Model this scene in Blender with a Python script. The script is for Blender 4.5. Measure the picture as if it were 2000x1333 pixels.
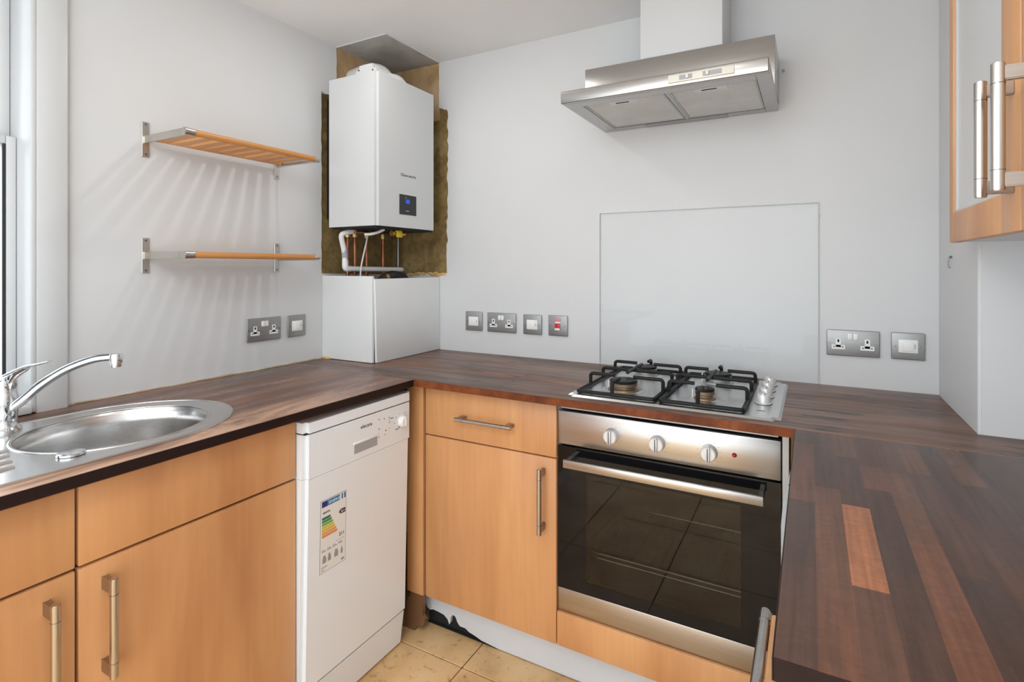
import bpy, bmesh, math, random
from mathutils import Vector, Matrix
random.seed(7)
PI = math.pi
S = bpy.context.scene
COL = S.collection
for o in list(bpy.data.objects): bpy.data.objects.remove(o)

# ------------------------------------------------------------------ camera, world, lights, exposure
cam_d = bpy.data.cameras.new('camera'); cam = bpy.data.objects.new('camera', cam_d); COL.objects.link(cam)
cam.location = (1.76271, -1.99087, 1.25827)
cam.rotation_euler = (PI/2, 0, 0.5067)
cam_d.sensor_width = 36; cam_d.lens = 18.9345; cam_d.shift_y = -0.07232
cam_d.clip_start = 0.02
S.camera = cam

world = bpy.data.worlds.new('overcast_sky'); S.world = world; world.use_nodes = True
bg = world.node_tree.nodes['Background']
bg.inputs[0].default_value = (0.90, 0.955, 1.0, 1); bg.inputs[1].default_value = 2.65

S.view_settings.view_transform = 'Standard'; S.view_settings.look = 'None'
S.view_settings.exposure = 0.11; S.view_settings.gamma = 1.0
S.view_settings.use_curve_mapping = False

CEIL = 2.193
REAR = -2.50         # room shell cut short behind the camera to let in more sky light
def lamp(name, loc, power, size, color=(1, 0.985, 0.96)):
    d = bpy.data.lights.new(name, 'AREA'); d.shape = 'DISK'; d.size = size; d.energy = power; d.color = color
    o = bpy.data.objects.new(name, d); COL.objects.link(o); o.location = loc
    return o
# first spot inferred from the shelf shadows; the other three are added fill
SPOTS = [(0.56, -0.66, 1.7), (1.55, -1.25, 1.0), (0.85, -2.0, 1.4), (1.7, -2.3, 1.6)]
for x, y, p in SPOTS:
    lamp('spot_light', (x, y, CEIL-0.012), p, 0.055)

FILL_POS = (1.30, -2.28, 1.99)      # added fill globe behind the camera, brightens ceiling and walls
pd = bpy.data.lights.new('fill_light', 'POINT'); pd.shadow_soft_size = 0.13; pd.energy = 5; pd.color = (1, 0.99, 0.975)
po = bpy.data.objects.new('fill_light', pd); COL.objects.link(po); po.location = FILL_POS
# ------------------------------------------------------------------ materials
def lin(c):
    return tuple(((v/255)/12.92 if v/255 <= 0.04045 else ((v/255+0.055)/1.055)**2.4) for v in c) + (1,)
def new_mat(name):
    m = bpy.data.materials.new(name); m.use_nodes = True
    nt = m.node_tree; b = nt.nodes['Principled BSDF']
    return m, nt, b
def plain(name, col, rough=0.5, metal=0.0, coat=0.0, spec=None):
    m, nt, b = new_mat(name)
    b.inputs['Base Color'].default_value = (*col[:3], 1); b.inputs['Roughness'].default_value = rough
    b.inputs['Metallic'].default_value = metal; b.inputs['Coat Weight'].default_value = coat
    if spec is not None: b.inputs['Specular IOR Level'].default_value = spec
    return m
def tex(nt, scale, nscale, detail=4, dist=0.0, rough=0.55, loc=(0, 0, 0)):
    g = nt.nodes.new('ShaderNodeNewGeometry')
    mp = nt.nodes.new('ShaderNodeMapping'); mp.inputs['Scale'].default_value = scale; mp.inputs['Location'].default_value = loc
    n = nt.nodes.new('ShaderNodeTexNoise'); n.inputs['Scale'].default_value = nscale
    n.inputs['Detail'].default_value = detail; n.inputs['Distortion'].default_value = dist; n.inputs['Roughness'].default_value = rough
    nt.links.new(g.outputs['Position'], mp.inputs['Vector']); nt.links.new(mp.outputs[0], n.inputs['Vector'])
    return n.outputs['Fac']
def ramp(nt, fac, stops):
    r = nt.nodes.new('ShaderNodeValToRGB'); e = r.color_ramp.elements
    while len(e) < len(stops): e.new(0.5)
    for i, (p, c) in enumerate(stops):
        e[i].position = p; e[i].color = (*c[:3], 1)
    nt.links.new(fac, r.inputs[0]); return r.outputs[0]
def mix(nt, fac, a, b, mode='MIX'):
    x = nt.nodes.new('ShaderNodeMix'); x.data_type = 'RGBA'; x.blend_type = mode
    if isinstance(fac, (int, float)): x.inputs[0].default_value = fac
    else: nt.links.new(fac, x.inputs[0])
    for i, v in ((6, a), (7, b)):
        if isinstance(v, tuple): x.inputs[i].default_value = (*v[:3], 1)
        else: nt.links.new(v, x.inputs[i])
    return x.outputs[2]
def bump(nt, b, h, strength=0.1, dist=0.002):
    n = nt.nodes.new('ShaderNodeBump'); n.inputs['Strength'].default_value = strength; n.inputs['Distance'].default_value = dist
    nt.links.new(h, n.inputs['Height']); nt.links.new(n.outputs[0], b.inputs['Normal'])

def paint(name, col, var=0.03, rough=0.55):
    m, nt, b = new_mat(name)
    f = tex(nt, (1, 1, 1), 3.0, 5)
    c2 = tuple(v*(1-var*2) for v in col[:3])
    nt.links.new(ramp(nt, f, [(0.3, c2), (0.7, col)]), b.inputs['Base Color'])
    b.inputs['Roughness'].default_value = rough
    bump(nt, b, tex(nt, (1, 1, 1), 60, 3), 0.08, 0.001)
    return m
M = {}
M['wall'] = paint('wall_paint', (0.66, 0.668, 0.675), 0.015)
M['ceiling'] = paint('ceiling_paint', (0.90, 0.915, 0.925))
M['gloss_white'] = paint('gloss_white_paint', (0.60, 0.61, 0.615), 0.01, 0.3)
M['board_white'] = paint('white_board', (0.78, 0.80, 0.80), 0.03, 0.45)
M['appliance'] = plain('white_enamel', (0.81, 0.85, 0.885), 0.28, 0, 0.2)
M['boiler_white'] = plain('boiler_white', (0.62, 0.64, 0.65), 0.35, 0, 0.1)
M['pale_steel'] = plain('pale_steel', (0.72, 0.72, 0.71), 0.35, 0.5)
M['plastic'] = plain('white_plastic', (0.84, 0.84, 0.83), 0.35)
M['cream_plastic'] = plain('cream_plastic', (0.72, 0.71, 0.62), 0.4)
M['dark'] = plain('dark_gap', (0.012, 0.012, 0.012), 0.8)
M['black'] = plain('black_plastic', (0.015, 0.015, 0.017), 0.3)
M['rubber'] = plain('black_rubber', (0.02, 0.02, 0.02), 0.6)
M['iron'] = plain('black_enamel_rod', (0.010, 0.010, 0.010), 0.42, 0, 0, 0.22)
M['chrome'] = plain('chrome', (0.72, 0.74, 0.76), 0.12, 1)
M['screw'] = plain('screw_steel', (0.25, 0.25, 0.25), 0.35, 1)
M['red'] = plain('red_plastic', (0.62, 0.01, 0.015), 0.3)
M['pink'] = plain('neon_lens', (0.75, 0.25, 0.3), 0.3)
M['red_lens'] = plain('red_indicator', (0.35, 0.01, 0.01), 0.15)
M['yellow'] = plain('yellow_valve', (0.80, 0.62, 0.01), 0.4)
M['brass'] = plain('brass', (0.55, 0.38, 0.14), 0.35, 1)
M['burnt'] = plain('heat_browned_alloy', (0.30, 0.22, 0.15), 0.45, 0.8)
M['gray_plastic'] = plain('grey_plastic', (0.36, 0.37, 0.39), 0.4)
M['knob_white'] = plain('pearl_grey_knob', (0.66, 0.66, 0.66), 0.3, 0.3)
M['light_gray'] = plain('light_grey_steel', (0.46, 0.47, 0.46), 0.4, 0.6)
M['ink'] = plain('printed_ink', (0.02, 0.02, 0.022), 0.5)
M['blue_led'], _nt, _b = new_mat('blue_display')
_b.inputs['Base Color'].default_value = (0.01, 0.03, 0.2, 1); _b.inputs['Emission Color'].default_value = (0.03, 0.1, 0.7, 1); _b.inputs['Emission Strength'].default_value = 0.6
M['globe'], _nt, _b = new_mat('fill_glow')  # glowing skin of the added fill globe
_tr = _nt.nodes.new('ShaderNodeBsdfTransparent'); _tr.inputs[0].default_value = (.9, .9, .9, 1)
_em = _nt.nodes.new('ShaderNodeEmission'); _em.inputs[1].default_value = 4
_ad = _nt.nodes.new('ShaderNodeAddShader'); _nt.links.new(_tr.outputs[0], _ad.inputs[0]); _nt.links.new(_em.outputs[0], _ad.inputs[1])
_nt.links.new(_ad.outputs[0], _nt.nodes['Material Output'].inputs[0])
M['bulb'], _nt, _b = new_mat('lit_bulb')
_b.inputs['Emission Color'].default_value = (1, 0.95, 0.88, 1); _b.inputs['Emission Strength'].default_value = 3

def steel(name, axis, base=(0.62, 0.61, 0.60), rough=0.28, var=0.10, bmp=0.05):
    m, nt, b = new_mat(name)
    sc = {'x': (3, 260, 260), 'y': (260, 3, 260), 'z': (260, 260, 3)}[axis]
    f = tex(nt, sc, 1.0, 3)
    big = tex(nt, (2, 2, 2), 2.2, 2)
    lo = tuple(v*(1-var) for v in base); hi = tuple(min(1, v*(1+var*0.6)) for v in base)
    c = mix(nt, 0.4, ramp(nt, f, [(0.3, lo), (0.7, hi)]), ramp(nt, big, [(0.3, lo), (0.7, hi)]))
    nt.links.new(c, b.inputs['Base Color'])
    b.inputs['Metallic'].default_value = 1; b.inputs['Roughness'].default_value = rough
    b.inputs['Anisotropic'].default_value = 0.5
    if bmp: bump(nt, b, f, bmp, 0.0005)
    return m
M['steel_x'] = steel('brushed_steel_x', 'x', (0.56, 0.54, 0.515))
M['hood_steel'] = steel('hood_steel', 'x', (0.48, 0.47, 0.455), 0.26)
M['sink_steel'] = steel('sink_steel', 'y', (0.66, 0.65, 0.64), 0.22)
M['hob_steel'] = steel('hob_steel', 'x', (0.64, 0.64, 0.64), 0.30, 0.04, 0)
M['handle_steel'] = steel('handle_steel', 'z', (0.58, 0.54, 0.49), 0.25)
M['post_steel'] = steel('post_steel', 'x', (0.40, 0.34, 0.29), 0.35)  # base darkened and browned to stand in for reflected wood
M['plate_steel'] = steel('faceplate_steel', 'x', (0.37, 0.37, 0.365), 0.42)
M['plate_steel'].node_tree.nodes['Principled BSDF'].inputs['Metallic'].default_value = 0.8
M['bracket_steel'] = steel('bracket_steel', 'z', (0.60, 0.57, 0.52), 0.3)
M['mesh_filter'] = None

def laminate(name, light, mid, dark, axis='z', loc=(0, 0, 0)):
    m, nt, b = new_mat(name)
    a = {'z': ((4.5, 4.5, 0.8), (70, 70, 3.0)), 'y': ((7, 0.55, 7), (90, 3.0, 90)), 'x': ((0.55, 7, 7), (3.0, 90, 90))}[axis]
    big = tex(nt, a[0], 1.3, 3, 0.5, loc=loc); fine = tex(nt, a[1], 1.0, 4, 0.2, loc=loc)
    c1 = ramp(nt, big, [(0.25, dark), (0.5, mid), (0.75, light)])
    c2 = ramp(nt, fine, [(0.3, tuple(v*0.86 for v in mid[:3])), (0.7, light)])
    nt.links.new(mix(nt, 0.2, c1, c2), b.inputs['Base Color'])
    b.inputs['Roughness'].default_value = 0.38
    return m
M['wood'] = laminate('maple_laminate', (0.73, 0.40, 0.18), (0.60, 0.29, 0.118), (0.43, 0.178, 0.066))
M['wood_pale'] = laminate('pale_maple', (0.70, 0.42, 0.19), (0.62, 0.35, 0.15), (0.50, 0.26, 0.10))
M['shelf_wood'] = laminate('oiled_birch', (0.76, 0.40, 0.15), (0.66, 0.31, 0.10), (0.50, 0.21, 0.06), 'x')
M['rail_wood'] = laminate('oiled_birch_rail', (0.68, 0.33, 0.11), (0.58, 0.26, 0.075), (0.45, 0.18, 0.05), 'y')
M['chip'] = laminate('wet_chipboard', (0.22, 0.11, 0.05), (0.15, 0.075, 0.035), (0.08, 0.04, 0.02), 'z')
M['raw_wood'] = laminate('raw_wood', (0.46, 0.21, 0.06), (0.36, 0.14, 0.035), (0.22, 0.07, 0.02), 'z')

def worktop(name, axis, worn=0.5, rough=0.27, tint=False):
    m, nt, b = new_mat(name)
    a = {'y': ((22, 1.6, 22), (130, 5, 130), (9, 1.2, 9)), 'x': ((1.6, 22, 22), (5, 130, 130), (1.2, 9, 9))}[axis]
    stave = tex(nt, a[0], 1.0, 2); grain = tex(nt, a[1], 1.0, 4, 0.4); wear = tex(nt, a[2], 1.0, 5, 0.6, 0.65, (3.1, 1.7, 0))
    dark = (0.085, 0.045, 0.032); mid = (0.175, 0.083, 0.050); red = (0.26, 0.118, 0.066); pale = (0.46, 0.28, 0.18)
    c = ramp(nt, stave, [(0.32, dark), (0.5, mid), (0.72, red)])
    g = ramp(nt, grain, [(0.3, (0.55, 0.5, 0.48)), (0.65, (1.15, 1.1, 1.05))])
    c = mix(nt, 0.85, c, g, 'MULTIPLY')
    w = ramp(nt, wear, [(0.56, (0, 0, 0)), (0.74, (worn, worn, worn))])
    c = mix(nt, w, c, pale)
    if axis == 'y':                                    # finish worn off round the sink front
        g2 = nt.nodes.new('ShaderNodeNewGeometry'); sx = nt.nodes.new('ShaderNodeSeparateXYZ'); nt.links.new(g2.outputs['Position'], sx.inputs[0])
        def band(o, a, b2):
            q = nt.nodes.new('ShaderNodeMapRange'); q.interpolation_type = 'SMOOTHSTEP'; q.inputs[1].default_value = a; q.inputs[2].default_value = b2
            nt.links.new(o, q.inputs[0]); return q.outputs[0]
        def mul(a, b2):
            q = nt.nodes.new('ShaderNodeMath'); q.operation = 'MULTIPLY'; nt.links.new(a, q.inputs[0]); nt.links.new(b2, q.inputs[1]); return q.outputs[0]
        wn2 = tex(nt, (14, 3.0, 14), 1.0, 5, 0.8, 0.65, (0.4, 2.2, 0))
        nn = ramp(nt, wn2, [(0.34, (0, 0, 0)), (0.56, (1, 1, 1))])
        k = mul(mul(band(sx.outputs[0], 0.44, 0.53), band(sx.outputs[1], -0.72, -1.05)), nn)
        c = mix(nt, k, c, (0.52, 0.31, 0.20))
    if axis == 'x':                                    # dark scratches and burns
        sc = tex(nt, (9, 55, 55), 1.0, 3, 1.0, 0.6, (7.3, 0.4, 0)); reg = tex(nt, (5, 9, 3), 1.0, 3, 0, 0.6, (2.2, 5.0, 0))
        a1 = ramp(nt, sc, [(0.51, (0, 0, 0)), (0.58, (1, 1, 1))]); a2 = ramp(nt, reg, [(0.47, (0, 0, 0)), (0.56, (0.9, 0.9, 0.9))])
        c = mix(nt, mix(nt, 1.0, a1, a2, 'MULTIPLY'), c, (0.018, 0.012, 0.010))
    if tint:
        oi = nt.nodes.new('ShaderNodeObjectInfo')
        c = mix(nt, 0.9, c, oi.outputs['Color'], 'MULTIPLY')
    nt.links.new(c, b.inputs['Base Color'])
    rr = ramp(nt, wear, [(0.4, (rough,)*3), (0.75, (rough+0.25,)*3)])
    nt.links.new(rr, b.inputs['Roughness'])
    bump(nt, b, grain, 0.10, 0.0008)
    return m
M['top_left'] = worktop('worktop_wood_left', 'y', 0.75, 0.26)
M['top_back'] = worktop('worktop_wood_back', 'x', 0.30, 0.28)
def stave_mat():
    m, nt, b = new_mat('peninsula_stave')
    oi = nt.nodes.new('ShaderNodeObjectInfo')
    grain = tex(nt, (120, 4, 120), 1.0, 4, 0.5)
    fig = tex(nt, (30, 45, 30), 1.0, 2, 2.0)
    g = ramp(nt, grain, [(0.3, (0.75, 0.70, 0.67)), (0.7, (1.55, 1.36, 1.26))])
    c = mix(nt, 0.8, oi.outputs['Color'], g, 'MULTIPLY')
    f2 = ramp(nt, fig, [(0.35, (0.82, 0.78, 0.75)), (0.65, (1.1, 1.08, 1.05))])
    c = mix(nt, 0.7, c, f2, 'MULTIPLY')
    nt.links.new(c, b.inputs['Base Color'])
    wear = tex(nt, (6, 1.5, 6), 1.0, 4)
    nt.links.new(ramp(nt, wear, [(0.35, (0.25,)*3), (0.7, (0.42,)*3)]), b.inputs['Roughness'])
    bump(nt, b, grain, 0.08, 0.0006)
    return m
M['stave'] = stave_mat()
M['joint'] = plain('pale_joint', (0.36, 0.22, 0.15), 0.5)
M['edge_dark'] = laminate('dark_oiled_edge', (0.026, 0.014, 0.012), (0.019, 0.010, 0.009), (0.012, 0.007, 0.006), 'y')
M['edge_red'] = laminate('raw_red_edge', (0.29, 0.085, 0.028), (0.13, 0.036, 0.014), (0.035, 0.013, 0.008), 'y')
for k_ in ('edge_red', 'edge_dark'): M[k_].node_tree.nodes['Principled BSDF'].inputs['Specular IOR Level'].default_value = 0.15

def tile_mat():
    m, nt, b = new_mat('beige_stone_tile')
    oi = nt.nodes.new('ShaderNodeObjectInfo')
    f = tex(nt, (1, 1, 1), 5.5, 6, 0.4); f2 = tex(nt, (1, 1, 1), 38, 4)
    c = ramp(nt, f, [(0.3, (0.54, 0.33, 0.15)), (0.5, (0.70, 0.46, 0.22)), (0.72, (0.80, 0.58, 0.33))])
    d = ramp(nt, f2, [(0.27, (0.45, 0.36, 0.28)), (0.42, (1, 1, 1))])
    nt.links.new(mix(nt, 0.75, c, d, 'MULTIPLY'), b.inputs['Base Color'])
    b.inputs['Roughness'].default_value = 0.4
    bump(nt, b, f2, 0.1, 0.001)
    return m
M['tile'] = tile_mat()
M['grout'] = plain('dark_grout', (0.055, 0.03, 0.018), 0.9)

def brown_wall():
    m, nt, b = new_mat('bare_brown_plaster')
    f = tex(nt, (1, 1, 1), 7, 6, 0.6); f2 = tex(nt, (1, 1, 1), 45, 5)
    c = ramp(nt, f, [(0.3, (0.16, 0.105, 0.036)), (0.5, (0.25, 0.17, 0.062)), (0.72, (0.37, 0.27, 0.115))])
    d = ramp(nt, f2, [(0.3, (0.6, 0.55, 0.5)), (0.6, (1.1, 1.1, 1.1))])
    nt.links.new(mix(nt, 0.8, c, d, 'MULTIPLY'), b.inputs['Base Color']); b.inputs['Roughness'].default_value = 0.9
    bump(nt, b, f2, 0.5, 0.004)
    return m
M['brown'] = brown_wall()
def bare(name, a, bb, c):
    m, nt, b = new_mat(name)
    f = tex(nt, (1, 1, 1), 9, 5, 0.5)
    nt.links.new(ramp(nt, f, [(0.3, a), (0.5, bb), (0.7, c)]), b.inputs['Base Color']); b.inputs['Roughness'].default_value = 0.85
    return m
M['bare_plaster'] = bare('bare_stained_plaster', (0.33, 0.20, 0.085), (0.47, 0.31, 0.16), (0.55, 0.42, 0.27))
M['bare_ceiling'] = bare('bare_ceiling_board', (0.38, 0.36, 0.32), (0.46, 0.45, 0.42), (0.52, 0.51, 0.49))
M['foam'] = bare('foam', (0.45, 0.22, 0.06), (0.62, 0.40, 0.16), (0.72, 0.52, 0.28))
M['sealant'] = bare('old_sealant', (0.30, 0.20, 0.11), (0.52, 0.43, 0.31), (0.60, 0.55, 0.46))
def copper():
    m, nt, b = new_mat('aged_copper')
    f = tex(nt, (1, 1, 1), 18, 3)
    nt.links.new(ramp(nt, f, [(0.3, (0.20, 0.07, 0.04)), (0.7, (0.46, 0.19, 0.10))]), b.inputs['Base Color'])
    b.inputs['Metallic'].default_value = 0.85; b.inputs['Roughness'].default_value = 0.38
    return m
M['copper'] = copper()
def filter_mat():
    m, nt, b = new_mat('grease_filter_mesh')
    f = tex(nt, (400, 400, 400), 1.0, 2); big = tex(nt, (1, 1, 1), 9, 3)
    c = mix(nt, 0.5, ramp(nt, f, [(0.35, (0.50, 0.50, 0.48)), (0.65, (0.80, 0.80, 0.78))]), ramp(nt, big, [(0.3, (0.58, 0.58, 0.56)), (0.7, (0.76, 0.76, 0.74))]))
    nt.links.new(c, b.inputs['Base Color']); b.inputs['Metallic'].default_value = 0.3; b.inputs['Roughness'].default_value = 0.5
    bump(nt, b, f, 0.3, 0.001)
    return m
M['mesh_filter'] = filter_mat()
def thin_glass(name, tint, gloss_min, rough=0.02, ior=1.5):
    m, nt, b = new_mat(name); nt.nodes.remove(b)
    out = nt.nodes['Material Output']
    t = nt.nodes.new('ShaderNodeBsdfTransparent'); t.inputs[0].default_value = (*tint, 1)
    g = nt.nodes.new('ShaderNodeBsdfGlossy'); g.inputs['Roughness'].default_value = rough
    fr = nt.nodes.new('ShaderNodeFresnel'); fr.inputs[0].default_value = ior
    ad = nt.nodes.new('ShaderNodeMath'); ad.operation = 'ADD'; ad.use_clamp = True; ad.inputs[1].default_value = gloss_min
    mx = nt.nodes.new('ShaderNodeMixShader')
    nt.links.new(fr.outputs[0], ad.inputs[0]); nt.links.new(ad.outputs[0], mx.inputs[0])
    nt.links.new(t.outputs[0], mx.inputs[1]); nt.links.new(g.outputs[0], mx.inputs[2]); nt.links.new(mx.outputs[0], out.inputs[0])
    return m
M['clear_glass'] = thin_glass('clear_glass', (0.997, 0.999, 0.998), 0.0, 0.02, 1.22)
M['window_glass'] = thin_glass('window_glass', (0.97, 0.98, 0.98), 0.0)
M['oven_glass'] = thin_glass('tinted_oven_glass', (0.50, 0.47, 0.42), 0.022, 0.02, 1.36)
M['glass_edge'] = plain('glass_edge', (0.60, 0.64, 0.63), 0.2)
M['black_glass'] = plain('black_glass', (0.006, 0.006, 0.007), 0.04, 0, 0, 0.33)
M['oven_cavity'] = plain('dark_oven_enamel', (0.05, 0.045, 0.038), 0.4)
M['frosted'] = plain('frosted_glass', (0.60, 0.62, 0.63), 0.22)
def label_col(name, c): return plain(name, c, 0.4)

# ------------------------------------------------------------------ helpers
WLOC = {}
def thing(name, label, cat, loc=(0, 0, 0), group=None, kind=None):
    o = bpy.data.objects.new(name, None); COL.objects.link(o); o.location = loc
    o.empty_display_size = 0.05
    WLOC[o.name] = Vector(loc); tag(o, label, cat, group, kind); return o
def tag(o, label=None, cat=None, group=None, kind=None):
    if label: o['label'] = label
    if cat: o['category'] = cat
    if group: o['group'] = group
    if kind: o['kind'] = kind
    return o
def obj(name, bm, mat, parent=None, smooth=True, label=None, kind=None, angle=0.6, origin=None):
    """bm is in world coordinates; origin defaults to the parent's place"""
    me = bpy.data.meshes.new(name)
    pl = WLOC[parent.name] if parent else Vector((0, 0, 0))
    og = Vector(origin) if origin is not None else pl.copy()
    bmesh.ops.translate(bm, verts=bm.verts, vec=-og)
    bmesh.ops.recalc_face_normals(bm, faces=bm.faces)
    bm.to_mesh(me); bm.free()
    mats = mat if isinstance(mat, (list, tuple)) else [mat]
    for m in mats: me.materials.append(m)
    if smooth:
        me.shade_smooth(); me.set_sharp_from_angle(angle=angle)
    o = bpy.data.objects.new(name, me); COL.objects.link(o)
    if parent: o.parent = parent
    o.location = og - pl
    WLOC[o.name] = og
    if label: o['label'] = label
    if kind: o['kind'] = kind
    return o
def BM(): return bmesh.new()
def box(bm, x0, x1, y0, y1, z0, z1, bev=0.0, seg=2, mi=0):
    x0, x1 = min(x0, x1), max(x0, x1); y0, y1 = min(y0, y1), max(y0, y1); z0, z1 = min(z0, z1), max(z0, z1)
    r = bmesh.ops.create_cube(bm, size=1)
    vs = r['verts']
    for v in vs:
        v.co = Vector((x0+(v.co.x+.5)*(x1-x0), y0+(v.co.y+.5)*(y1-y0), z0+(v.co.z+.5)*(z1-z0)))
    fs = {f for v in vs for f in v.link_faces}
    for f in fs: f.material_index = mi
    if bev > 0:
        es = {e for v in vs for e in v.link_edges}
        rr = bmesh.ops.bevel(bm, geom=list(es), offset=bev, segments=seg, affect='EDGES', profile=0.5)
        for f in rr['faces']: f.material_index = mi
    return bm
def bx(*a, **k): return box(BM(), *a, **k)
def cyl(bm, p0, p1, r0, r1=None, n=24, caps=True):
    p0, p1 = Vector(p0), Vector(p1); d = p1-p0; L = d.length
    if r1 is None: r1 = r0
    q = Vector((0, 0, 1)).rotation_difference(d.normalized()).to_matrix().to_4x4()
    mt = Matrix.Translation((p0+p1)/2) @ q
    bmesh.ops.create_cone(bm, cap_ends=caps, cap_tris=False, segments=n, radius1=r0, radius2=r1, depth=L, matrix=mt)
    return bm
def lathe(bm, c, prof, n=32, axis='z', sx=1.0, sy=1.0):
    """profile of (r, h) about an axis through c"""
    c = Vector(c); rings = []
    for r, h in prof:
        ring = []
        if r < 1e-6:
            ring = [None]
        for i in range(n if r >= 1e-6 else 1):
            a = 2*PI*i/n; u, w = r*math.cos(a)*sx, r*math.sin(a)*sy
            p = {'z': (u, w, h), 'y': (u, h, w), 'x': (h, u, w)}[axis]
            v = bm.verts.new(c+Vector(p))
            if r < 1e-6: ring = [v]
            else: ring.append(v)
        rings.append(ring)
    for a, b in zip(rings, rings[1:]):
        if len(a) == 1 and len(b) == 1: continue
        for i in range(n):
            j = (i+1) % n
            if len(a) == 1: bm.faces.new((a[0], b[i], b[j]))
            elif len(b) == 1: bm.faces.new((a[i], a[j], b[0]))
            else: bm.faces.new((a[i], a[j], b[j], b[i]))
    return bm
def smooth_path(pts, k=6):
    pts = [Vector(p) for p in pts]; out = []
    for i in range(len(pts)-1):
        p0 = pts[max(0, i-1)]; p1 = pts[i]; p2 = pts[i+1]; p3 = pts[min(len(pts)-1, i+2)]
        for j in range(k):
            t = j/k
            out.append(0.5*((2*p1)+(p2-p0)*t+(2*p0-5*p1+4*p2-p3)*t*t+(3*p1-p0-3*p2+p3)*t**3))
    out.append(pts[-1]); return out
def fillet(pts, r, k=5):
    """polyline with rounded corners"""
    pts = [Vector(p) for p in pts]; out = [pts[0]]
    for a, b, c in zip(pts, pts[1:], pts[2:]):
        u = (a-b); w = (c-b); rr = min(r, u.length*0.49, w.length*0.49)
        s = b+u.normalized()*rr; e = b+w.normalized()*rr
        for j in range(k+1):
            t = j/k; out.append((1-t)**2*s+2*t*(1-t)*b+t*t*e)
    out.append(pts[-1]); return out
def tube(bm, path, r, n=12, rads=None, flat=1.0):
    path = [Vector(p) for p in path]; rings = []; up = None
    for i, p in enumerate(path):
        d = (path[min(i+1, len(path)-1)]-path[max(0, i-1)]).normalized()
        if up is None:
            up = Vector((0, 0, 1)) if abs(d.z) < 0.9 else Vector((1, 0, 0))
        s = d.cross(up).normalized(); u = s.cross(d).normalized(); up = u
        rr = rads[i] if rads else r
        rings.append([bm.verts.new(p+(s*math.cos(2*PI*k/n)*rr+u*math.sin(2*PI*k/n)*rr*flat)) for k in range(n)])
    for a, b in zip(rings, rings[1:]):
        for k in range(n): bm.faces.new((a[k], a[(k+1) % n], b[(k+1) % n], b[k]))
    bm.faces.new(rings[0]); bm.faces.new(list(reversed(rings[-1])))
    return bm
def prism(bm, loop, axis, a0, a1, holes=()):
    """polygon in the plane normal to axis, extruded from a0 to a1. loop = 2-D points"""
    def P(u, w, t): return {'x': (t, u, w), 'y': (u, t, w), 'z': (u, w, t)}[axis]
    edges = []
    for lp in (loop, *holes):
        vs = [bm.verts.new(P(u, w, a0)) for u, w in lp]
        for i in range(len(vs)): edges.append(bm.edges.new((vs[i], vs[(i+1) % len(vs)])))
    r = bmesh.ops.triangle_fill(bm, use_beauty=True, use_dissolve=False, edges=edges)
    fs = [g for g in r['geom'] if isinstance(g, bmesh.types.BMFace)]
    ex = bmesh.ops.extrude_face_region(bm, geom=fs)
    vv = [g for g in ex['geom'] if isinstance(g, bmesh.types.BMVert)]
    dv = {'x': (a1-a0, 0, 0), 'y': (0, a1-a0, 0), 'z': (0, 0, a1-a0)}[axis]
    bmesh.ops.translate(bm, verts=vv, vec=dv)
    return bm
def ragged(p0, p1, n, amp, seed):
    rnd = random.Random(seed); out = []
    d = (p1[0]-p0[0], p1[1]-p0[1]); L = math.hypot(*d); nx, ny = -d[1]/L, d[0]/L
    for i in range(n):
        t = i/n; k = rnd.uniform(-amp, amp) if i else 0
        out.append((p0[0]+d[0]*t+nx*k, p0[1]+d[1]*t+ny*k))
    return out
def text_bm(body, size, extrude=0.0003):
    cu = bpy.data.curves.new('t', 'FONT'); cu.body = body; cu.size = size; cu.extrude = extrude
    cu.align_x = 'LEFT'; cu.resolution_u = 3
    o = bpy.data.objects.new('t', cu); COL.objects.link(o)
    dg = bpy.context.evaluated_depsgraph_get(); dg.update()
    me = bpy.data.meshes.new_from_object(o.evaluated_get(dg))
    bm = BM(); bm.from_mesh(me)
    bpy.data.objects.remove(o); bpy.data.curves.remove(cu); bpy.data.meshes.remove(me)
    return bm
def text(name, body, size, origin, u, mat, parent, width=None):
    """letters reading along unit vector u, up = Z"""
    bm = text_bm(body, size)
    if width:
        w = max(v.co.x for v in bm.verts) or 1
        bmesh.ops.scale(bm, vec=(width/w, 1, 1), verts=bm.verts)
    u = Vector(u); up = Vector((0, 0, 1)); n = u.cross(up)
    for v in bm.verts:
        v.co = Vector(origin)+u*v.co.x+up*v.co.y+n*v.co.z
    return obj(name, bm, mat, parent, smooth=False)

# ------------------------------------------------------------------ room shell
ZT = 0.8825          # worktop surface
# floor: dark bed with separate tiles laid on it
fl = obj('floor', bx(-0.15, 2.6, -3.8, 0.15, -0.06, -0.004), M['grout']); tag(fl, kind='structure')
TW, TD, X0, Y0 = 0.4395, 0.365, 0.804, -0.588
protos = []
def tile_bm(x0, x1, y0, y1): return bx(x0+.0018, x1-.0018, y0+.0018, y1-.0018, -0.012, 0.0, 0.0015, 1)
for i in range(-2, 5):
    for j in range(-9, 3):
        xa, ya = X0+i*TW, Y0+j*TD
        xb, yb = min(xa+TW, 2.36), min(ya+TD, 0.0)
        xa = max(xa, 0.0)
        if xb-xa < 0.02 or yb-ya < 0.02: continue
        obj('tile', tile_bm(xa, xb, ya, yb), M['tile'], fl, smooth=False)

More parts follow.
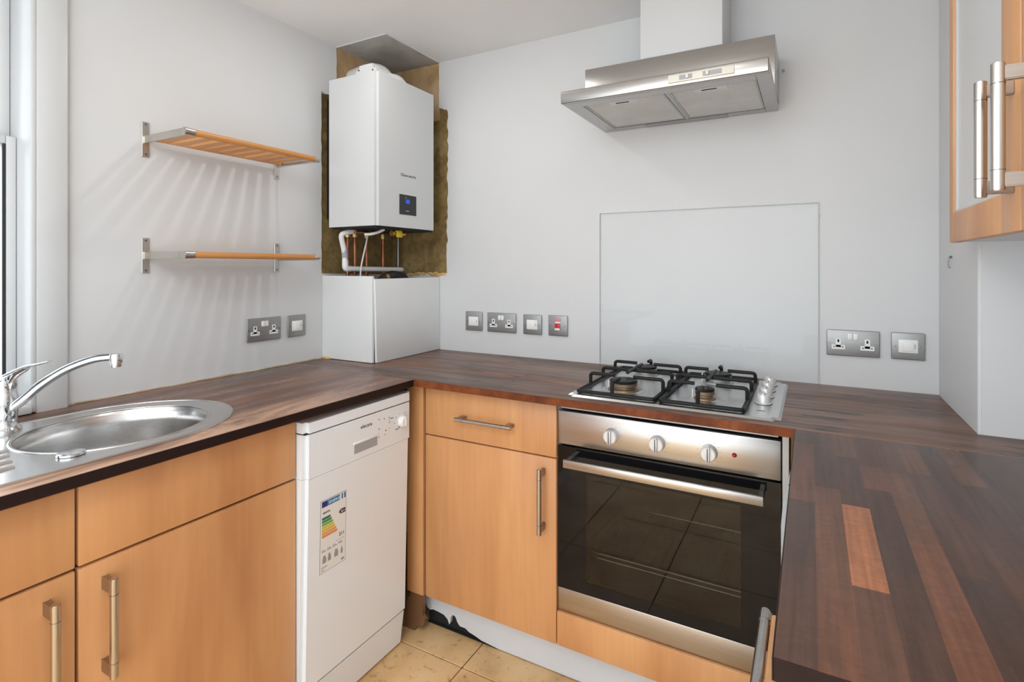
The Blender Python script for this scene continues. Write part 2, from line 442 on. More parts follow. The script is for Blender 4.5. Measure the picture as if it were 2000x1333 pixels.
# left wall (plaster skin with a ragged notch round the boiler and the window opening)
notch = ragged((-0.352, CEIL), (-0.35, 1.985), 9, 0.0016, 1) + [(-0.35, 1.985)] + ragged((-0.40, 1.979), (-0.432, 1.984), 3, 0.004, 2) + \
        ragged((-0.432, 1.984), (-0.4315, 1.232), 26, 0.0022, 3) + [(-0.4315, 1.232), (-0.002, 1.222)]
lp = [(REAR, 0), (0, 0), (0, 1.222)] + list(reversed(notch))[1:] + [(REAR, CEIL)]
WY0, WY1, WZ0, WZ1 = -2.42, -1.3724, 0.885, 2.15
win = [(WY0, WZ0), (WY1, WZ0), (WY1, WZ1), (WY0, WZ1)]
wl = obj('wall_left', prism(BM(), lp, 'x', -0.010, 0.0, [win]), M['wall'], smooth=False); tag(wl, kind='structure')
core = [(REAR, 0), (0.15, 0), (0.15, CEIL+.1), (REAR, CEIL+.1)]
obj('masonry', prism(BM(), core, 'x', -0.16, -0.0102, [win]), M['brown'], wl, smooth=False, label='bare brown plaster showing round the boiler')
obj('bare_strip', prism(BM(), [(-0.349, 1.95), (-0.002, 1.95), (-0.002, CEIL), (-0.349, CEIL)], 'x', -0.0101, -0.005), M['bare_plaster'], wl, smooth=False, label='stained unpainted plaster above the boiler')
# back wall
edge = ragged((0.3206, 1.228), (0.3255, 1.96), 34, 0.0045, 5) + [(0.325, 1.962)] + ragged((0.318, 1.974), (0.2755, 1.982), 6, 0.004, 6) + ragged((0.2755, 1.984), (0.2755, CEIL), 10, 0.0012, 7)
lp = [(0.0, 0), (2.0912, 0), (2.0912, CEIL), (0.2755, CEIL)] + list(reversed(edge)) + [(0.0, 1.224)]
wb = obj('wall_back', prism(BM(), lp, 'y', 0.0, 0.010), M['wall'], smooth=False); tag(wb, kind='structure')
obj('masonry', bx(-0.16, 2.5, 0.0102, 0.16, 0, CEIL+.1), M['brown'], wb, smooth=False, label='bare brown plaster showing round the boiler')
obj('bare_strip', bx(0.0, 0.274, 0.005, 0.0101, 1.93, CEIL), M['bare_plaster'], wb, smooth=False, label='stained unpainted plaster above the boiler')
bm = BM()
rnd = random.Random(3)
for k in range(16):
    x = 0.10+0.014*k; r = rnd.uniform(0.006, 0.013)
    bmesh.ops.create_icosphere(bm, subdivisions=2, radius=r, matrix=Matrix.Translation((x, 0.006-rnd.uniform(0, .006), 1.224+rnd.uniform(-.004, .006))) @ Matrix.Diagonal((1.4, .8, .8, 1)))
obj('foam_remnant', bm, M['foam'], wb, label='yellowed foam along the broken plaster edge', kind='stuff')
# right side: step of the wall, then the wall behind the cupboards
bm = prism(BM(), [(2.0912, 0.012), (2.0912, -0.4257), (2.36, -0.4257), (2.36, REAR), (2.5, REAR), (2.5, 0.012)], 'z', 0, CEIL)
es = [e for e in bm.edges if all(abs(v.co.x-2.0912) < 1e-4 and abs(v.co.y+0.4257) < 1e-4 for v in e.verts)]
bmesh.ops.bevel(bm, geom=es, offset=0.006, segments=3, affect='EDGES')
wr = obj('wall_right', bm, M['wall']); tag(wr, kind='structure')
hk = BM(); cyl(hk, (2.0915, -0.166, 1.285), (2.086, -0.166, 1.285), 0.0035, n=10); tube(hk, smooth_path([(2.086, -0.166, 1.287), (2.0835, -0.166, 1.272), (2.0845, -0.166, 1.258), (2.089, -0.167, 1.257)]), 0.0016, 8)
# ceiling
ce = obj('ceiling', bx(-0.16, 2.5, REAR, 0.16, CEIL, CEIL+0.1), M['ceiling']); tag(ce, kind='structure')
obj('bare_patch', prism(BM(), [(0.0, 0.01), (0.0, -0.350)] + ragged((0.0, -0.350), (0.278, -0.351), 8, .0015, 8)[1:] + [(0.278, -0.351)] + ragged((0.278, -0.351), (0.276, 0.0), 10, .0015, 9)[1:] + [(0.276, 0.01)], 'z', CEIL-0.0015, CEIL+0.001), M['bare_ceiling'], ce, smooth=False, label='unpainted ceiling board over the boiler')
bm = BM(); box(bm, 0.0, 0.281, -0.356, -0.352, CEIL-0.0045, CEIL, 0.001, 1); box(bm, 0.278, 0.282, -0.356, 0.0, CEIL-0.0045, CEIL, 0.001, 1)
obj('plaster_edge', bm, M['wall'], ce, label='broken white plaster edge round the bare patch')
for x, y, p in SPOTS:
    bm = BM(); lathe(bm, (x, y, CEIL), [(0.034, -0.001), (0.036, -0.006), (0.044, -0.005), (0.046, 0.0)], 28)
    dl = obj('downlight', bm, M['chrome'], None, origin=(x, y, CEIL))
    tag(dl, {0.56: 'round chrome ceiling spot over the two wall shelves', 1.55: 'added round chrome fill spot over the middle of the kitchen', 0.85: 'added round chrome fill spot near the window', 1.7: 'added round chrome fill spot at the cut-off end of the room'}[x], 'ceiling light', 'recessed ceiling spots')
    bm = BM(); lathe(bm, (x, y, CEIL), [(0.0, -0.0005), (0.034, -0.0005)], 24); obj('bulb', bm, M['bulb'], dl)
pl_ = thing('fill_globe', 'added white fill globe, out of view behind the camera', 'pendant lamp', (FILL_POS[0], FILL_POS[1], CEIL))
bm = BM(); cyl(bm, (FILL_POS[0], FILL_POS[1], FILL_POS[2]+.16), (FILL_POS[0], FILL_POS[1], CEIL-.022), .003, n=8); obj('cord', bm, M['plastic'], pl_)
bm = BM(); lathe(bm, (FILL_POS[0], FILL_POS[1], CEIL), [(0.0, -.024), (.03, -.022), (.045, -.001), (0, -.001)], 24); obj('rose', bm, M['plastic'], pl_)
bm = BM(); bmesh.ops.create_uvsphere(bm, u_segments=32, v_segments=18, radius=.15, matrix=Matrix.Translation(FILL_POS)); gl_ = obj('globe', bm, M['globe'], pl_)
# boxed duct above the hood
tr = obj('trim_1', bx(1.263, 1.522, -0.208, 0.0, 1.952, CEIL, 0.003, 2), M['wall']); tag(tr, 'white boxed-in duct above the cooker hood', kind='structure')

rnd = random.Random(5)
bm = BM(); pts = [(0.0015, -1.292+0.0436*k, ZT+0.0015+rnd.uniform(-.0008, .0008)) for k in range(20)]
tube(bm, pts, 0.003, 8, rads=[rnd.uniform(.0018, .0038) for _ in pts])
obj('sealant_bead', bm, M['sealant'], wl, label='yellowed sealant bead along the worktop')
# window in the left wall
wn = thing('window_1', 'white painted sash window at the left end of the sink wall', None, (0, -1.9, WZ0), kind='structure')
bm = BM(); box(bm, 0.0003, 0.020, WY1-0.001, -1.3045, 0.868, CEIL-0.002, 0.004, 2)
obj('architrave', bm, M['gloss_white'], wn)
obj('architrave', bx(0.0003, 0.020, WY0-0.07, WY0, 0.885, CEIL-0.002, 0.004, 2), M['gloss_white'], wn)
obj('jamb', bx(-0.155, 0.0195, WY1-0.012, WY1-0.0002, WZ0, WZ1, 0.003, 2), M['gloss_white'], wn)
obj('jamb', bx(-0.155, 0.0195, WY0+0.0002, WY0+0.012, WZ0, WZ1, 0.003, 2), M['gloss_white'], wn)
obj('sill', bx(-0.155, 0.03, WY0+0.012, WY1-0.012, WZ0-0.0, WZ0+0.02, 0.003, 2), M['gloss_white'], wn)
obj('head', bx(-0.155, 0.018, WY0+0.012, WY1-0.012, WZ1-0.012, WZ1, 0.003, 2), M['gloss_white'], wn)
def sash(z0, z1, x0, x1, st):
    bm = BM(); y0, y1 = WY0+0.0125, WY1-0.0125
    box(bm, x0, x1, y1-st, y1, z0, z1, 0.004, 2); box(bm, x0, x1, y0, y0+st, z0, z1, 0.004, 2)
    box(bm, x0, x1, y0+st, y1-st, z1-st, z1, 0.004, 2); box(bm, x0, x1, y0+st, y1-st, z0, z0+st, 0.004, 2)
    s = obj('sash', bm, M['gloss_white'], wn)
    xm = (x0+x1)/2
    obj('glass_pane', bx(xm-.002, xm+.002, y0+st, y1-st, z0+st, z1-st), M['window_glass'], s, smooth=False)
    g = BM(); e = .006
    box(g, x1-.006, x1-.001, y1-st-e, y1-st, z0+st, z1-st)
    obj('glazing_seal', g, M['rubber'], s)
sash(WZ0+0.021, 1.60, -0.098, -0.062, 0.022)
sash(1.578, WZ1-0.013, -0.140, -0.103, 0.022)

# ------------------------------------------------------------------ worktops
def ell(cx, cy, a, b, n=64): return [(cx+a*math.cos(2*PI*i/n), cy+b*math.sin(2*PI*i/n)) for i in range(n)]
TB = ZT-0.0225
SC = (0.345, -1.335)                              # centre of the sink bowl
t = thing('worktop', 'worn dark wooden worktop along the window wall with the sink set in it', 'worktop', (0.3, -1.3, TB), 'wooden worktops')
loop = [(0.001, -2.6), (0.603, -2.6), (0.603, -0.5818), (0.001, -0.5818)]
obj('board', prism(BM(), loop, 'z', TB, ZT, [ell(SC[0], SC[1], 0.178, 0.196)]), M['top_left'], t, smooth=False)
obj('edge_band', bx(0.6032, 0.605, -2.6, -0.5806, TB, ZT-0.0004, 0.0006, 1), M['edge_dark'], t, label='dark oiled front edge')
t = thing('worktop', 'brown wooden worktop along the back wall carrying the hob', 'worktop', (1.2, -0.3, TB), 'wooden worktops')
obj('board', prism(BM(), [(0.6052, -0.5786), (2.3595, -0.5786), (2.3595, -0.4265), (2.0904, -0.4265), (2.0904, -0.001), (0.001, -0.001), (0.001, -0.5812), (0.6052, -0.5812)], 'z', TB, ZT), M['top_back'], t, smooth=False)
obj('joint_filler', bx(1.733, 2.3595, -0.5805, -0.5787, TB+.002, ZT+.0002), M['joint'], t, smooth=False, label='pale glued joint line')
bm = BM(); box(bm, 0.6052, 1.7305, -0.5804, -0.5788, TB, ZT-0.0006, 0.0005, 1)
obj('edge_band', bm, M['edge_red'], t, label='reddish raw front edge with dark stain worn off')
obj('edge_band', bx(1.7300, 1.7320, -0.600, -0.5806, TB-0.001, ZT-0.0010, 0.0005, 1), M['edge_red'], t)
# peninsula: edge-glued staves of different browns
t = thing('worktop', 'peninsula worktop of dark brown and reddish wooden staves at the right', 'worktop', (2.0, -1.0, TB), 'wooden worktops')
PX0, PX1, PY0, PY1 = 1.7313, 2.3595, -1.4148, -0.5806
obj('board', bx(PX0, PX1, PY0, PY1, TB, ZT-0.012, 0.001, 1), M['edge_dark'], t, smooth=False, label='dark underside and end edge')
obj('end_band', bx(PX0, PX1, PY0-0.0016, PY0-0.0001, TB, ZT-0.0004, 0.0003, 1), M['edge_dark'], t, label='dark end edge')
obj('side_band', bx(PX0-.0016, PX0-.0001, PY0-0.0016, PY1, TB, ZT-0.0004, 0.0003, 1), M['edge_dark'], t, label='dark long edge')
rnd = random.Random(21)
DK = [(0.062, 0.032, 0.022), (0.075, 0.038, 0.025), (0.09, 0.045, 0.029), (0.055, 0.030, 0.022), (0.11, 0.053, 0.032), (0.068, 0.036, 0.026)]
RD = [(0.135, 0.058, 0.033), (0.115, 0.052, 0.031), (0.16, 0.068, 0.037)]
NS = 17; sw = (PX1-PX0)/NS
fixed = {2: [(-1.41, -1.24, DK[2]), (-1.24, -0.99, (0.30, 0.125, 0.058)), (-0.99, -0.74, DK[0]), (-0.74, PY1, DK[4])],
         1: [(PY0, -1.27, RD[1]), (-1.27, -0.93, DK[4]), (-0.93, -0.70, DK[0]), (-0.70, PY1, DK[1])],
         3: [(PY0, -1.18, DK[0]), (-1.18, -0.90, DK[3]), (-0.90, -0.78, RD[1]), (-0.78, PY1, DK[1])],
         4: [(PY0, -1.08, RD[0]), (-1.08, -0.80, DK[4]), (-0.80, PY1, DK[2])],
         5: [(PY0, -1.15, DK[3]), (-1.15, -0.78, DK[1]), (-0.78, -0.63, RD[1]), (-0.63, PY1, DK[2])],
         7: [(PY0, -1.16, RD[0]), (-1.16, -0.8, DK[0]), (-0.8, PY1, DK[4])]}
for i in range(NS):
    xa, xb = PX0+i*sw, PX0+(i+1)*sw
    if i in fixed: segs = fixed[i]
    else:
        segs = []; y = PY0
        while y < PY1-0.01:
            ln = rnd.uniform(0.16, 0.36); y2 = min(y+ln, PY1)
            if PY1-y2 < 0.08: y2 = PY1
            segs.append((y, y2, rnd.choice(RD) if rnd.random() < 0.16 else rnd.choice(DK))); y = y2
    for a, b_, c in segs:
        o = obj('stave', bx(xa, xb, max(a, PY0), b_, ZT-0.012, ZT), M['stave'], t, smooth=False); o.color = (*c, 1)

# ------------------------------------------------------------------ handles
def bar_handle(parent, a, b, out, r=0.0075, stand=0.030, mat=None):
    """round bar from a to b, held by two flat posts that go back along -out"""
    a, b, out = Vector(a), Vector(b), Vector(out); d = (b-a).normalized(); L = (b-a).length
    bm = BM(); cyl(bm, a, b, r, n=20)
    bmesh.ops.bevel(bm, geom=[e for e in bm.edges if e.calc_face_angle(0) > 1.0], offset=0.0012, segments=2, affect='EDGES')
    side = d.cross(out)
    h = obj('handle', bm, mat or M['handle_steel'], parent, label='brushed steel bar handle')
    for s, e in ((a, d), (b, -d)):
        bm = BM(); box(bm, -.5, .5, -.5, .5, -.5, .5)
        c0 = s+e*0.0155
        w, th, ln = 0.021, 0.011, stand
        for v in bm.verts:
            x, y, z = v.co
            v.co = c0+d*(x*w)+side*(y*th)-out*((z+.5)*ln)
        bmesh.ops.bevel(bm, geom=list(bm.edges), offset=0.0015, segments=2, affect='EDGES')
        obj('handle_post', bm, M['post_steel'], h)
        bm = BM(); c1 = s+e*0.030; cyl(bm, c1-d*0.0006, c1+d*0.0006, r+0.0003, n=20); obj('joint_ring', bm, M['screw'], h)
    return h
def front(name, parent, x0, x1, y0, y1, z0, z1, mat=None, bev=0.0022):
    return obj(name, bx(x0, x1, y0, y1, z0, z1, bev, 2), mat or M['wood'], parent)

# ------------------------------------------------------------------ left run of base cupboards (fronts face +X)
FX = 0.565
def carcass(bm, x0, x1, y0, y1, z0, z1, open_axis):
    th = 0.016
    box(bm, x0, x1, y0, y0+th, z0, z1); box(bm, x0, x1, y1-th, y1, z0, z1)
    box(bm, x0, x1, y0+th, y1-th, z0, z0+th)
    if open_axis == 'x': box(bm, x0, x0+th, y0+th, y1-th, z0+th, z1)
    else: box(bm, x0+th, x1-th, y1-th-.001, y1-th, z0+th, z1)
    return bm
cb = thing('base_cabinet', 'maple base cabinet under the sink, beside the dishwasher', 'cabinet', (0.3, -1.26, 0.0), 'base cabinets')
obj('carcass', carcass(BM(), 0.02, FX-0.019, -1.505, -1.0185, 0.14, TB-0.19, 'x'), M['board_white'], cb)
front('false_drawer_front', cb, FX-0.018, FX, -1.5033, -1.0175, 0.6965, 0.846)
d = front('door', cb, FX-0.018, FX, -1.5033, -1.0175, 0.136, 0.6910)
bar_handle(d, (FX+0.036, -1.461, 0.664), (FX+0.036, -1.461, 0.474), (1, 0, 0), stand=0.036)
obj('plinth_board', bx(FX-0.075, FX-0.06, -1.505, -1.0185, 0.001, 0.133), M['board_white'], cb)
cb = thing('base_cabinet', 'maple base cabinet under the drainer at the left edge of the picture', 'cabinet', (0.3, -1.76, 0.0), 'base cabinets')
obj('carcass', carcass(BM(), 0.02, FX-0.019, -2.02, -1.5075, 0.14, TB-0.19, 'x'), M['board_white'], cb)
front('false_drawer_front', cb, FX-0.018, FX, -2.02, -1.5087, 0.6965, 0.846)
d = front('door', cb, FX-0.018, FX, -2.02, -1.5087, 0.136, 0.6910)
bar_handle(d, (FX+0.036, -1.552, 0.664), (FX+0.036, -1.552, 0.474), (1, 0, 0), stand=0.036)
obj('plinth_board', bx(FX-0.075, FX-0.06, -2.02, -1.5075, 0.001, 0.133), M['board_white'], cb)

# ------------------------------------------------------------------ back run of base cupboards (fronts face -Y)
FY = -0.5285
cb = thing('base_cabinet', 'maple base cabinet with one drawer over a door, left of the oven', 'cabinet', (0.86, -0.26, 0.0), 'base cabinets')
obj('carcass', carcass(BM(), 0.6132, 1.1015, FY+0.019, -0.02, 0.14, TB-0.001, 'y'), M['board_white'], cb)
d = front('drawer', cb, 0.6137, 1.1010, FY, FY+0.018, 0.6905, 0.846)
bar_handle(d, (0.757, FY-0.034, 0.767), (0.965, FY-0.034, 0.767), (0, -1, 0), stand=0.034, r=0.0065)
d = front('door', cb, 0.6137, 1.1010, FY, FY+0.018, 0.136, 0.6865)
bar_handle(d, (1.061, FY-0.034, 0.660), (1.061, FY-0.034, 0.466), (0, -1, 0), stand=0.034)
cp = obj('corner_post', bx(0.534, 0.6035, FY-0.001, FY+0.017, 0.133, TB-0.001, 0.0015, 2), M['wood'], None, origin=(0.58, FY, 0.133)); tag(cp, 'maple corner filler post between dishwasher and drawer cabinet', 'filler post')
obj('back_strip', bx(0.604, 0.6118, FY+0.012, FY+0.018, 0.133, TB-0.001), M['chip'], cp)
# broken chipboard offcut at the foot of the corner
off = obj('broken_board', prism(BM(), [(0.512, 0.001), (0.565, 0.001), (0.569, 0.018), (0.60, 0.022), (0.607, 0.05), (0.598, 0.062), (0.604, 0.134), (0.572, 0.132), (0.566, 0.150), (0.563, 0.178), (0.556, 0.182), (0.549, 0.165), (0.547, 0.12), (0.531, 0.10), (0.53, 0.04)], 'y', FY+0.002, FY+0.0175), M['chip'], None, smooth=False, origin=(0.56, FY, 0))
tag(off, 'torn wet brown chipboard offcut at the foot of the corner post', 'board')
# plinth of the back run, gnawed away at its left end
lp = [(0.566, 0.136), (0.566, 0.062), (0.574, 0.05), (0.585, 0.046), (0.60, 0.051), (0.625, 0.049), (0.645, 0.046), (0.66, 0.036), (0.668, 0.020), (0.672, 0.028), (0.675, 0.049), (0.684, 0.058), (0.694, 0.054), (0.702, 0.038), (0.712, 0.028), (0.735, 0.028), (0.75, 0.020), (0.775, 0.015), (0.80, 0.008), (0.86, 0.003), (1.70, 0.003), (1.70, 0.136)]
pk = obj('kickboard', prism(BM(), lp, 'y', -0.466, -0.452), paint('scuffed_white_plinth', (0.66, 0.69, 0.73), 0.05, 0.35), None, smooth=False, origin=(1.1, -0.46, 0)); tag(pk, 'white kickboard under the back cabinets, gnawed away at its left end', 'kickboard')

obj('dark_gap_sheet', bx(0.57, 0.90, -0.4515, -0.4505, 0.001, 0.10), M['dark'], pk, smooth=False, label='black sheet standing in for the dark, dirty gap behind the gnawed edge')  # black sheets painted in for the gap's shade and debris
obj('dark_gap_sheet', bx(0.574, 0.86, -0.4655, -0.4516, 0.0002, 0.0025), M['dark'], pk, smooth=False)
# oven housing and oven
OX0, OX1, OY = 1.1033, 1.6988, -0.520
oh = thing('oven_housing', 'maple housing cabinet round the built-in oven', 'cabinet', (1.4, -0.26, 0.0), 'base cabinets')
front('bottom_panel', oh, 1.1035, 1.6985, FY, FY+0.018, 0.136, 0.2365)
bm = BM(); box(bm, 1.1027, 1.1032, FY+0.03, -0.02, 0.14, TB-0.001); obj('side_panel', bm, M['board_white'], oh)
obj('side_panel', bx(1.719, 1.730, -0.50, -0.02, 0.0, TB-0.001), M['raw_wood'], oh, label='raw wooden edge right of the oven')
obj('metal_strip', bx(1.7010, 1.7165, OY+0.004, OY+0.03, 0.139, 0.846, 0.001, 1), M['light_gray'], oh, label='grey metal strip right of the oven')
ov = thing('oven', 'built-in oven with steel control panel and black glass door', 'oven', (1.4, -0.26, 0.239))
bm = BM()
box(bm, OX0+.02, OX0+.05, -0.49, -0.06, 0.26, 0.83); box(bm, OX1-.05, OX1-.02, -0.49, -0.06, 0.26, 0.83)
box(bm, OX0+.05, OX1-.05, -0.49, -0.06, 0.70, 0.83); box(bm, OX0+.05, OX1-.05, -0.49, -0.06, 0.26, 0.31); box(bm, OX0+.05, OX1-.05, -0.08, -0.06, 0.31, 0.70)
obj('cavity', bm, M['oven_cavity'], ov, smooth=False)
obj('control_panel', bx(OX0, OX1, OY, OY+0.025, 0.7335, 0.831, 0.002, 2), M['steel_x'], ov)
obj('top_rail', bx(OX0+.004, OX1-.006, OY+0.012, OY+0.04, 0.836, 0.852, 0.001, 1), M['light_gray'], ov)
WX0, WX1, WZa, WZb = 1.190, 1.608, 0.340, 0.655
door = obj('door', prism(BM(), [(OX0, 0.308), (OX1, 0.308), (OX1, 0.728), (OX0, 0.728)], 'y', OY, OY+0.006, [[(WX0, WZa), (WX1, WZa), (WX1, WZb), (WX0, WZb)]]), M['black_glass'], ov, smooth=False, label='black glass oven door')
obj('door_window', bx(WX0, WX1, OY, OY+0.004, WZa, WZb), M['oven_glass'], door, smooth=False, label='tinted oven window')
bm = prism(BM(), [(OX0+.004, 0.300), (OX1-.004, 0.300), (OX1-.004, 0.724), (OX0+.004, 0.724)], 'y', OY+0.0065, OY+0.027, [[(WX0, WZa), (WX1, WZa), (WX1, WZb), (WX0, WZb)]])
obj('door_inner', bm, M['rubber'], door, smooth=False)
obj('bottom_trim', bx(OX0, OX1, OY-.001, OY+0.025, 0.2400, 0.3068, 0.0015, 2), M['steel_x'], ov)
bm = BM(); box(bm, 1.143, 1.6635, OY-0.056, OY-0.046, 0.6845, 0.7075, 0.002, 2)
hb = obj('handle', bm, M['steel_x'], door, label='flat steel oven handle')
obj('handle_post', bx(1.145, 1.157, OY-0.046, OY, 0.688, 0.704, 0.001, 1), M['steel_x'], door)
obj('handle_post', bx(1.650, 1.662, OY-0.046, OY, 0.688, 0.704, 0.001, 1), M['steel_x'], door)
for kx, kz in ((1.2690, 0.7805), (1.3980, 0.7795), (1.5315, 0.7765)):
    bm = BM(); lathe(bm, (kx, OY, kz), [(0.0, -0.020), (0.017, -0.020), (0.0195, -0.018), (0.0205, -0.004), (0.0215, 0.0)], 32, 'y')
    k = obj('knob', bm, M['knob_white'], ov, label='round pearl grey oven knob')
    obj('grip', bx(kx-0.0045, kx+0.0045, OY-0.028, OY-0.0195, kz-0.0195, kz+0.0195, 0.0015, 2), M['knob_white'], k)
    obj('pointer', bx(kx-0.0012, kx+0.0012, OY-0.0284, OY-0.0279, kz-0.018, kz+0.018), M['ink'], k)
    bm = BM()
    for j in range(11):
        a = PI*1.25-PI*1.5*j/10; cx_, cz_ = kx+0.029*math.cos(a), kz+0.029*math.sin(a)
        cyl(bm, (cx_, OY+0.001, cz_), (cx_, OY-0.0003, cz_), 0.0008, n=8)
    obj('dial_marks', bm, M['ink'], ov)
bm = BM(); lathe(bm, (1.5925, OY, 0.7795), [(0.0, -0.005), (0.003, -0.0045), (0.0055, -0.0015), (0.006, 0.0)], 20, 'y'); obj('indicator_light', bm, M['red_lens'], ov, label='red indicator lamp')
rk = BM()
for y, z in ((-0.462, 0.404), (-0.462, 0.390), (-0.12, 0.404)): tube(rk, [(1.165, y, z), (1.635, y, z)], 0.0028, 8)
for x in (1.17, 1.63): tube(rk, [(x, -0.462, 0.390), (x, -0.462, 0.404), (x, -0.12, 0.404)], 0.0028, 8)
for k in range(18):
    x = 1.18+k*0.026; tube(rk, [(x, -0.462, 0.4045), (x, -0.12, 0.4045)], 0.0015, 6)
obj('rack', rk, M['chrome'], ov, label='chrome wire oven shelf')

# ------------------------------------------------------------------ peninsula cupboard (fronts face -X)
cb = thing('base_cabinet', 'peninsula base cabinet under the right worktop, its drawer pulled slightly open', 'cabinet', (2.0, -1.0, 0.0), 'base cabinets')
obj('carcass', carcass(BM(), 1.775, 2.34, -1.40, -0.60, 0.14, TB-0.002, 'y'), M['board_white'], cb)
lp = [(1.7290, -0.62), (1.7185, -0.90), (1.7195, -1.0), (1.7245, -1.0885), (1.738, -1.12), (1.745, -1.0), (1.745, -0.62)]
wp = obj('filler_panel', prism(BM(), lp, 'z', 0.14, 0.832), M['gloss_white'], cb, smooth=False, label='bowed white panel beside the oven')
bm = BM(); cyl(bm, (1.7265, -0.81, 0.8323), (1.7265, -0.81, 0.8318), 0.003, n=12); obj('screw_hole', bm, M['dark'], wp)
dr = front('drawer', cb, 1.7060, 1.7235, -1.40, -1.012, 0.30, 0.6900, bev=0.004)
bar_handle(dr, (1.6965, -1.36, 0.683), (1.6965, -1.000, 0.683), (-1, 0, 0), stand=0.010, r=0.008, mat=M['hood_steel'])

# ------------------------------------------------------------------ dishwasher
dw = thing('dishwasher', 'white slimline dishwasher with an energy label between the cabinets', 'dishwasher', (0.3, -0.8, 0.0))
DY0, DY1, DX = -1.0125, -0.5800, 0.596
obj('body', bx(0.03, DX-0.045, DY0+.004, DY1-.012, 0.01, 0.812), M['appliance'], dw)
def front_piece(z0, z1, x0, x1f_top, x1f_bot, y0=DY0, y1=DY1, bev=0.012):
    bm = bx(x0, x1f_top, y0, y1, z0, z1)
    for v in bm.verts:
        if v.co.x > x0+1e-4: v.co.x = x1f_top if abs(v.co.z-z1) < 1e-4 else x1f_bot
    es = [e for e in bm.edges if all(v.co.x > x0+1e-4 for v in e.verts) and abs(e.verts[0].co.y-e.verts[1].co.y) < 1e-4]
    bmesh.ops.bevel(bm, geom=es, offset=bev, segments=4, affect='EDGES')
    return bm
obj('lid', front_piece(0.8145, 0.8425, 0.03, DX, DX+.001), M['appliance'], dw)
obj('lid_gap', bx(0.03, DX-0.006, DY0+.004, DY1-.004, 0.8105, 0.8148), M['dark'], dw)
cpn = obj('control_panel', front_piece(0.6915, 0.8105, DX-0.05, DX, DX-.0005), M['appliance'], dw)
dr = obj('door', front_piece(0.1235, 0.6905, DX-0.05, DX-.001, DX-0.014, DY0, DY1-0.006), M['appliance'], dw)
obj('kickplate', front_piece(0.008, 0.1175, DX-0.07, DX-0.016, DX-0.030, DY0+.002, DY1-0.009), M['appliance'], dw)
obj('kick_gap', bx(DX-.07, DX-0.024, DY0+.006, DY1-.013, 0.1172, 0.1240), M['dark'], dw)
obj('grip_recess', bx(DX-0.001, DX+0.0004, -0.838, -0.743, 0.7105, 0.7365), M['gray_plastic'], cpn, label='grey handle recess')
obj('grip_lip', bx(DX-0.002, DX+0.0025, -0.842, -0.739, 0.7370, 0.7445, 0.002, 2), M['plastic'], cpn)
bm = BM(); lathe(bm, (DX, -0.628, 0.7555), [(0.0, 0.016), (0.015, 0.015), (0.018, 0.012), (0.019, 0.0)], 28, 'x'); kb = obj('knob', bm, M['plastic'], cpn, label='white programme knob')
obj('pointer', bx(DX+0.0155, DX+0.018, -0.630, -0.626, 0.742, 0.770, 0.0008, 1), M['plastic'], kb)
text('brand_text', 'electra', 0.0155, (DX+0.0002, -0.8135, 0.7775), (0, 1, 0), M['ink'], cpn, width=0.048)
bm = BM()
for y, z, r in [(-0.735, 0.786, .0018), (-0.712, 0.783, .0018), (-0.690, 0.782, .0018), (-0.690, 0.774, .0014), (-0.688, 0.766, .0018), (-0.735, 0.757, .0020), (-0.705, 0.745, .0020), (-0.752, 0.741, .0022), (-0.690, 0.748, .0012), (-0.735, 0.731, .0015), (-0.709, 0.733, .0014), (-0.655, 0.7745, .0013), (-0.640, 0.782, .0013), (-0.612, 0.780, .0014), (-0.664, 0.757, .0014), (-0.640, 0.735, .0013)]:
    cyl(bm, (DX-.001, y, z), (DX+.0004, y, z), r, n=10)
for y0, y1, z in [(-0.660, -0.647, 0.7345), (-0.648, -0.634, 0.7395), (-0.685, -0.670, 0.776)]: box(bm, DX-.001, DX+.0004, y0, y1, z, z+.002)
obj('panel_marks', bm, M['ink'], cpn, label='black dots and icons on the control panel')
# energy label on the door
def door_x(z): return DX-.014+0.013*(z-0.1235)/(0.6905-0.1235)
def lab(name, y0, y1, z0, z1, mat, lift, parent):
    bm = BM(); vs = []
    for l in (lift-.0003, lift):
        vs.append([bm.verts.new((door_x(z)+l, y, z)) for y, z in ((y0, z0), (y1, z0), (y1, z1), (y0, z1))])
    bm.faces.new(vs[1]); bm.faces.new(list(reversed(vs[0])))
    for i in range(4): bm.faces.new((vs[0][i], vs[0][(i+1) % 4], vs[1][(i+1) % 4], vs[1][i]))
    return obj(name, bm, mat, parent, smooth=False)
LY0, LY1, LZ0, LZ1 = -0.9600, -0.8665, 0.4150, 0.6165
bdr = lab('energy_label', LY0, LY1, LZ0, LZ1, label_col('label_border', (0.13, 0.14, 0.14)), 0.0004, dr); bdr['label'] = 'energy rating label with a rainbow of arrows'
paper = lab('paper', LY0+.0012, LY1-.0012, LZ0+.0012, LZ1-.0012, label_col('label_paper', (0.78, 0.79, 0.78)), 0.0007, bdr)
def lb(y0, y1, z0, z1, mat, lift=0.0010, name='print'):  # fractions of the label
    W, H = LY1-LY0, LZ1-LZ0
    return lab(name, LY0+y0*W, LY0+y1*W, LZ0+z0*H, LZ0+z1*H, mat, lift, bdr)
NAVY = label_col('label_navy', (0.012, 0.03, 0.20)); SKY = label_col('label_blue', (0.03, 0.20, 0.42))
lb(0.05, 0.27, 0.905, 0.985, NAVY, name='flag_square'); lb(0.28, 0.73, 0.905, 0.985, SKY, name='title_band'); lb(0.80, 0.86, 0.905, 0.985, SKY, name='title_band'); lb(0.91, 0.96, 0.905, 0.985, NAVY, name='title_band')
W_, H_ = LY1-LY0, LZ1-LZ0
